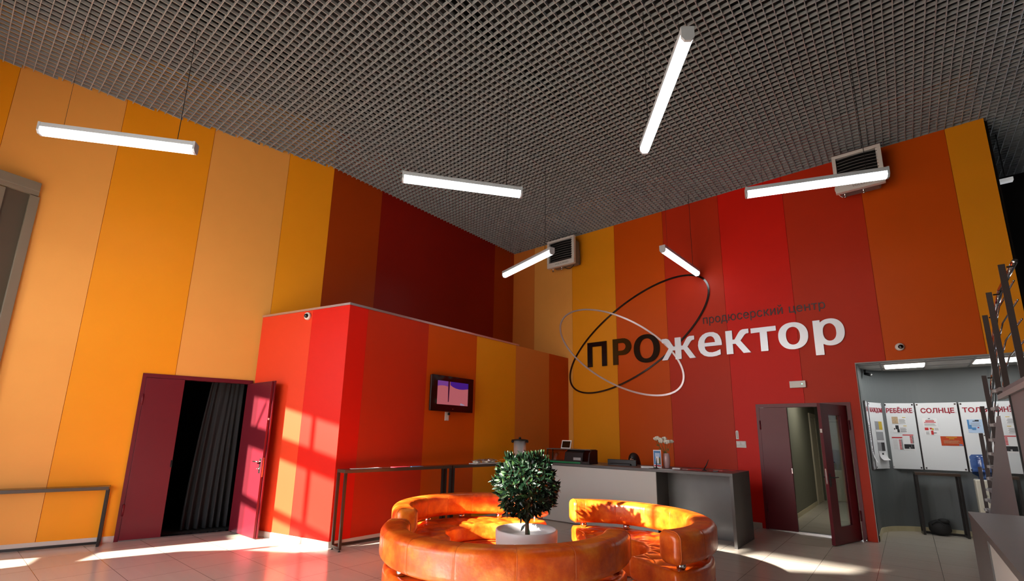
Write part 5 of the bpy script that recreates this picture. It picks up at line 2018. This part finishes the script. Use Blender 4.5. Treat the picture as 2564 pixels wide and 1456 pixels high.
def rrect(r0, r1, z0, z1, rad, ins, nseg=5, ntop=1):
    r0 += ins; r1 -= ins; z0 += ins; z1 -= ins
    rad = max(0.004, rad - ins * 0.6)
    pts = []
    for (cx_, cz_, s) in ((r1 - rad, z1 - rad, 0), (r0 + rad, z1 - rad, 1), (r0 + rad, z0 + rad, 2), (r1 - rad, z0 + rad, 3)):
        for k_ in range(nseg + 1):
            a = s * PI / 2 + k_ / nseg * PI / 2
            pts.append((cx_ + rad * math.cos(a), cz_ + rad * math.sin(a)))
        if s == 0 and ntop > 1:
            e0, e1 = pts[-1][0], r0 + rad
            for k_ in range(1, ntop):
                pts.append((e0 + (e1 - e0) * k_ / ntop, z1))
    return pts


SR = 1.147
SEG = R(22.8)


def sofa(c, a0, a1_, lab, ph, SR=1.147):
    a0, a1_ = R(a0), R(a1_)
    am = (a0 + a1_) / 2
    t = thing('curved_sofa', lab, 'sofa', (c[0], c[1], 0), 0, 'curved leather sofas around the planter')

    def seam(a):
        d_ = abs(((a - a0 - ph + SEG / 2) % SEG) - SEG / 2)
        return math.exp(-(d_ / R(0.35)) ** 2)

    def back(ins, a):
        s = seam(a) if ins == 0 else 0
        bul = 0.006 * abs(math.sin((a - a0 - ph) / SEG * PI))
        pts = rrect(SR - 0.225, SR, 0.475, 0.75, 0.062, ins, 7)
        cx_, cz_ = SR - 0.11, 0.6125
        out = []
        for r, z in pts:
            # slightly pillowed faces
            zz = (z - cz_) / 0.1375
            r2 = r + (0.012 * (1 - zz * zz) if r > cx_ else -0.010 * (1 - zz * zz)) if ins < 0.01 else r
            f = 1 - 0.018 * s + 0.02 * bul
            out.append((cx_ + (r2 - cx_) * f, cz_ + (z - cz_) * (1 - 0.02 * s)))
        return out
    bm = B()
    sweep(bm, c, back, a0, a1_, int((a1_ - a0) / R(0.5)), 0, 0.05)
    bk = obj('backrest', bm, 'leather', t, True)
    # end piping loops
    for ae in (a0 + 0.045, a1_ - 0.045):
        bm = B()
        pts = back(0.0, ae)
        loop = [(c[0] + r * math.cos(ae), c[1] + r * math.sin(ae), z) for r, z in pts]
        tube(bm, loop + [loop[0], loop[1]], 0.0045, 6, False)
        obj('piping', bm, 'piping', bk, True)
    k_ = 0
    a = a0 + ph
    while a < a1_ - 0.06:
        if a > a0 + 0.06:
            bm = B()
            pts = [(SR - 0.11 + (r - SR + 0.11) * 0.998, z) for r, z in back(0.0, a)]
            loop = [(c[0] + r * math.cos(a), c[1] + r * math.sin(a), z) for r, z in pts]
            tube(bm, loop + [loop[0], loop[1]], 0.0028, 6, False)
            obj('seam', bm, 'piping', bk, True)
        a += SEG

    RI = 0.50

    def seat(ins, a):
        pts = rrect(RI, SR - 0.03, 0.215, 0.425, 0.055, ins, 4, 22)
        out = []
        for i, (r, z) in enumerate(pts):
            if z > 0.41 and ins == 0 and RI + 0.05 < r < SR - 0.08:
                u = a * 0.85 / 0.17; v = (r - RI) / 0.17
                q_ = abs(math.sin((u + v) * PI / 2)) * abs(math.sin((u - v) * PI / 2))
                z = z - 0.022 + 0.026 * q_ ** 0.45
            out.append((r, z))
        return out
    s0, s1 = a0 + 0.02, a1_ - 0.02
    bm = B()
    sweep(bm, c, seat, s0, s1, int((s1 - s0) / R(0.8)), 0, 0.04)
    obj('seat', bm, 'leather', t, True)

    def base(ins, a):
        return rrect(RI + 0.02, SR - 0.05, 0.01, 0.212, 0.03, ins, 4)
    bm = B()
    sweep(bm, c, base, s0 + 0.02, s1 - 0.02, int((s1 - s0) / R(2)), 0, 0.03)
    obj('base', bm, 'leather', t, True)
    for rr_, zz_ in ((RI + 0.006, 0.214), (SR - 0.036, 0.214), (RI + 0.022, 0.04)):
        bm = B()
        n_ = 60
        tube(bm, [(c[0] + rr_ * math.cos(s0 + 0.04 + (s1 - s0 - 0.08) * i / n_), c[1] + rr_ * math.sin(s0 + 0.04 + (s1 - s0 - 0.08) * i / n_), zz_) for i in range(n_ + 1)], 0.006, 6)
        obj('piping', bm, 'piping', t, True)
    nb = 6
    for i in range(nb):
        a = a0 + R(9) + (a1_ - a0 - R(18)) * i / (nb - 1)
        bm = B()
        r_ = SR - 0.115
        sphere(bm, (c[0] + r_ * math.cos(a), c[1] + r_ * math.sin(a), 0.449), 0.043, 18, 12)
        obj('ball_support', bm, 'chrome', t, True)
    for i in range(5):
        a = a0 + R(12) + (a1_ - a0 - R(24)) * i / 4
        bm = B()
        for r_ in (RI + 0.15, SR - 0.2):
            tube(bm, [(c[0] + r_ * math.cos(a), c[1] + r_ * math.sin(a), 0.0), (c[0] + r_ * math.cos(a), c[1] + r_ * math.sin(a), 0.012)], 0.03, 10)
        obj('foot', bm, 'rubber', t)
    return t


sofa((-3.065, 3.658), -145.0, 25.5, 'front orange leather curved sofa with its back towards the viewer', R(8.0))
sofa((-4.008, 4.483), 85.5, 253.0, 'orange leather curved sofa beside the high tables, its seat facing the planter', R(16.5))
sofa((-2.705, 4.785), -27.0, 138.5, 'orange leather curved sofa in front of the reception counter', R(19.0), 1.18)

# ------------------------------------------------------------------ topiary in a white planter
TX, TY = -3.302, 4.290
t = thing('potted_tree', 'ball-shaped topiary tree in a round white planter between the sofas', 'potted plant', (TX, TY, 0))
bm = B()
lathe(bm, [(0, 0.0), (0.245, 0.0), (0.265, 0.02), (0.305, 0.25), (0.328, 0.43), (0.334, 0.50), (0.333, 0.56), (0.325, 0.572), (0.312, 0.568), (0.300, 0.52), (0.285, 0.475), (0, 0.475)], TX, TY, 0, 56)
obj('planter', bm, 'planter', t, True)
bm = B()
lathe(bm, [(0.0, 0.476), (0.10, 0.482), (0.2, 0.479), (0.284, 0.477)], TX, TY, 0, 40)
so_ = obj('soil', bm, 'planter', t, True)
TC = Vector((TX - 0.012, TY, 1.02))
bm = B()
tube(bm, [(TX + 0.012, TY, 0.47), (TX + 0.008, TY, 0.60), (TX + 0.002, TY + 0.005, 0.75), (TX, TY, 0.95)], [0.024, 0.022, 0.019, 0.014], 12)
trunk = obj('trunk', bm, 'bark', t, True)
rnd = random.Random(11)
bm = B()
for i in range(46):
    z_ = rnd.uniform(-1, 1); a = rnd.uniform(0, 2 * PI); r_ = math.sqrt(1 - z_ * z_)
    e_ = TC + Vector((r_ * math.cos(a), r_ * math.sin(a), z_)) * 0.30
    tube(bm, [Vector((TX, TY, 0.80 + 0.15 * rnd.random())), (TC + e_) / 2 + Vector((0, 0, 0.02)), e_], [0.007, 0.004, 0.002], 5)
obj('branches', bm, 'bark', trunk, True)
bm = B()


def leaf_at(bm, p_, d_, L, wd_, nrm):
    d_ = d_.normalized()
    s_ = d_.cross(nrm)
    if s_.length < 1e-3: s_ = d_.orthogonal()
    s_.normalize(); n_ = s_.cross(d_).normalized()
    rows_ = []
    for f, w_ in ((0.0, 0.06), (0.25, 0.75), (0.5, 1.0), (0.78, 0.62), (1.0, 0.03)):
        c_ = p_ + d_ * L * f - n_ * L * 0.16 * f * f
        rows_.append((bm.verts.new(c_ - s_ * wd_ * w_ + n_ * wd_ * 0.35 * w_), bm.verts.new(c_), bm.verts.new(c_ + s_ * wd_ * w_ + n_ * wd_ * 0.35 * w_)))
    for a, b in zip(rows_[:-1], rows_[1:]):
        bm.faces.new((a[0], a[1], b[1], b[0])); bm.faces.new((a[1], a[2], b[2], b[1]))


for i in range(2300):
    z_ = rnd.uniform(-1, 1); a = rnd.uniform(0, 2 * PI); q_ = math.sqrt(1 - z_ * z_)
    u_ = Vector((q_ * math.cos(a), q_ * math.sin(a), z_))
    lump = 1 + 0.07 * math.sin(5 * a + 3 * z_) + 0.05 * math.sin(9 * z_ + 2 * a)
    rad = 0.318 * lump * (0.72 + 0.28 * rnd.random() ** 0.5)
    p_ = TC + Vector((u_.x * rad, u_.y * rad, u_.z * rad * 0.97))
    d_ = (u_ * 0.9 + Vector((rnd.gauss(0, 0.55), rnd.gauss(0, 0.55), rnd.gauss(0.0, 0.5))))
    leaf_at(bm, p_, d_, rnd.uniform(0.05, 0.10), rnd.uniform(0.011, 0.019), u_)
for i in range(16):
    a = rnd.uniform(0, 2 * PI)
    p_ = TC + Vector((0.22 * math.cos(a), 0.22 * math.sin(a), 0.25 + 0.06 * rnd.random()))
    for k_ in range(7):
        leaf_at(bm, p_, Vector((math.cos(k_ * 0.9 + a) * 0.6, math.sin(k_ * 0.9 + a) * 0.6, 1.0)), 0.085, 0.014, Vector((math.cos(k_ * 0.9 + a), math.sin(k_ * 0.9 + a), 0.2)))
for a, z_, d_ in [(2.2, 0.62, (-0.5, -0.35, -0.75)), (-0.6, 0.60, (0.4, -0.2, -0.9))]:
    leaf_at(bm, Vector((TX + 0.015 * math.cos(a), TY, z_)), Vector(d_), 0.10, 0.018, Vector((0, -1, 0.3)))
obj('foliage', bm, 'leaf', t, True)

# ------------------------------------------------------------------ staircase at the right edge
SX = 0.75
t = thing('staircase', 'grey staircase with steel posts and rails beside the niche', 'staircase', (SX + 0.6, 7.5, 0))
RUN, RISE = 0.3295, 0.1633
y_top, z_top = 7.337 - 2 * RUN, 1.783 + 2 * RISE      # landing edge
nst = 13


def stz(y):
    return 1.783 - (y - 7.337) / RUN * RISE


SW = 1.25
bm = B()
ye = 7.337 + 1.55 / RISE * RUN
slabpoly(bm, [(SX, 6.90, 0.0), (SX, ye, 0.0), (SX, ye, 0.10), (SX, 7.2, stz(7.2) - 0.01), (SX, 6.90, stz(7.2) - 0.01)], (0.03, 0, 0))
obj('side_panel', bm, 'stair_grey', t)
for i in range(nst):
    yy = 7.337 - 2 * RUN + i * RUN + RUN * 0.5
    zz = 1.783 + 2 * RISE - (i) * RISE - RISE * 0.0
    if zz < 0.1: break
    bm = B()
    box(bm, SX + 0.002, SX + SW, yy - RUN * 0.5, yy + RUN * 0.52, zz - 0.04, zz, 0, 0.003)
    st_ = obj('tread', bm, 'stair_grey', t)
    bm = B()
    box(bm, SX - 0.02, SX + 0.001, yy + RUN * 0.12, yy + RUN * 0.50, zz - 0.035, zz - 0.005)
    obj('tread_end', bm, 'stair_trim', st_)
bm = B()
box(bm, SX + 0.02, SX + SW, 3.6, y_top - 0.003, 2.03, 2.09)
ldg = obj('landing', bm, 'stair_grey', t)
bm = B()
box(bm, SX - 0.02, SX + 0.02, 3.6, y_top, 1.985, 2.03)
obj('landing_edge', bm, 'stair_trim', ldg)
bm = B()
slabpoly(bm, [(SX + SW, 6.2, 1.98), (SX + SW, ye, 0.03), (SX + SW, ye, 0.2), (SX + SW, 6.2, 2.15)], (-0.04, 0, 0))
obj('stringer', bm, 'stair_grey', t)
posts = [(5.70, 1.97, 3.09), (6.60, 1.97, 3.06), (7.12, 1.80, 2.93), (8.08, 1.35, 2.37), (8.80, 1.0, 2.04), (9.50, 0.66, 1.70), (10.45, 0.30, 1.20)]
PXx = 0.80
tops = []
for (yy, z0, z1) in posts:
    bm = B()
    box(bm, PXx - 0.022, PXx + 0.022, yy - 0.006, yy + 0.006, z0, z1)
    po = obj('post', bm, 'stair_steel', t)
    bm = B()
    box(bm, PXx - 0.025, PXx + 0.03, yy - 0.015, yy + 0.015, z0 - 0.01, z0 + 0.03, 0, 0.003)
    tube(bm, [(PXx + 0.028, yy, z1 - 0.03), (PXx + 0.075, yy, z1 - 0.03), (PXx + 0.085, yy, z1 - 0.01)], 0.008, 8)
    obj('bracket', bm, 'black_metal', po)
    tops.append(Vector((PXx + 0.085, yy, z1 + 0.012)))
for a, b in zip(tops[:-1], tops[1:]):
    bm = B()
    tube(bm, [a, b], 0.022, 14)
    obj('handrail', bm, 'chrome', t, True)
    for k_ in range(1, 5):
        f = k_ * 0.17
        bm = B()
        dz = Vector((-0.03, 0, -f))
        tube(bm, [a + dz, b + dz], 0.0075, 8)
        obj('rail_rod', bm, 'chrome', t, True)
# mirrored panel and grey panel below the landing
bm = B()
box(bm, -0.01, 0.01, -0.365, 0.365, 0.02, 1.984, 0, 0, Matrix.Translation((SX + 0.012, 6.505, 0)) @ Matrix.Rotation(R(1.15), 4, 'Z'))
tag(obj('mirror', bm, 'mirror'), 'tall mirror strip under the stair landing reflecting the notice boards', 'mirror')
bm = B()
box(bm, SX - 0.012, SX + 0.10, 6.10, 6.125, 0.0, 1.984)
struct('trim_3', bm, 'black_plastic')
bm = B()
box(bm, SX, SX + 0.1, 3.6, 6.10, 0.0, 1.984)
struct('wall_stair_side', bm, 'stair_grey')

# ------------------------------------------------------------------ near counter at the lower right
t = thing('side_counter', 'dark topped counter in the lower right corner before the staircase', 'counter', (0.5, 3.6, 0))
NX, NY0, NY1, NZ_ = 0.283, 2.2, 5.118, 1.052
bm = B()
box(bm, NX, 0.70, NY0, NY1, NZ_ - 0.045, NZ_, 0, 0.002)
obj('worktop', bm, 'counter_dark', t)
bm = B()
box(bm, NX + 0.004, 0.68, NY1 - 0.05, NY1 - 0.004, 0, NZ_ - 0.045)
obj('end_panel', bm, 'counter_dark', t)
bm = B()
box(bm, NX + 0.004, NX + 0.03, 4.06, NY1 - 0.05, 0, NZ_ - 0.046)
obj('dark_panel', bm, 'counter_dark', t)
bm = B()
box(bm, NX + 0.012, NX + 0.03, NY0 + 0.05, 4.06, 0, NZ_ - 0.046)
obj('pale_panel', bm, 'counter_light', t, label='paler recessed panel')
bm = B()
box(bm, NX + 0.03, 0.66, NY0 + 0.05, NY0 + 0.09, 0, NZ_ - 0.046)
obj('inner_panel', bm, 'counter_dark', t)

# ------------------------------------------------------------------ glazed vestibule frame at the left edge
vd = Vector((math.sin(R(170.3)), math.cos(R(170.3)), 0))
v0 = Vector((-9.108, 0.452, 0))
vn = Vector((-vd.y, vd.x, 0))
if vn.x < 0: vn = -vn
VM = Matrix(((vd.x, vn.x, 0, v0.x), (vd.y, vn.y, 0, v0.y), (0, 0, 1, 0), (0, 0, 0, 1)))
bm = B()
box(bm, 0.0, 0.10, -0.03, 0.03, 0, 4.73, 0, 0.004, VM)
wn_ = struct('window_3', bm, 'frame_grey')
bm = B()
box(bm, 0.10, 0.34, -0.03, -0.012, 0, 4.78, 0, 0, VM)
struct('side_panel', bm, 'frame_olive', wn_)
bm = B()
box(bm, 0.02, 0.85, -0.05, 0.055, 4.80, 4.93, 0, 0.004, VM)
box(bm, 0.02, 0.85, -0.03, 0.04, 4.74, 4.80, 0, 0, VM)
struct('top_track', bm, 'frame_grey', wn_)
bm = B()
box(bm, 0.34, 0.42, -0.03, 0.02, 0, 4.72, 0, 0, VM)
struct('sash_stile', bm, 'frame_grey', wn_)
bm = B()
box(bm, 0.42, 0.85, -0.012, -0.004, 0, 4.72, 0, 0, VM)
struct('glass_pane', bm, 'window_glass', wn_)
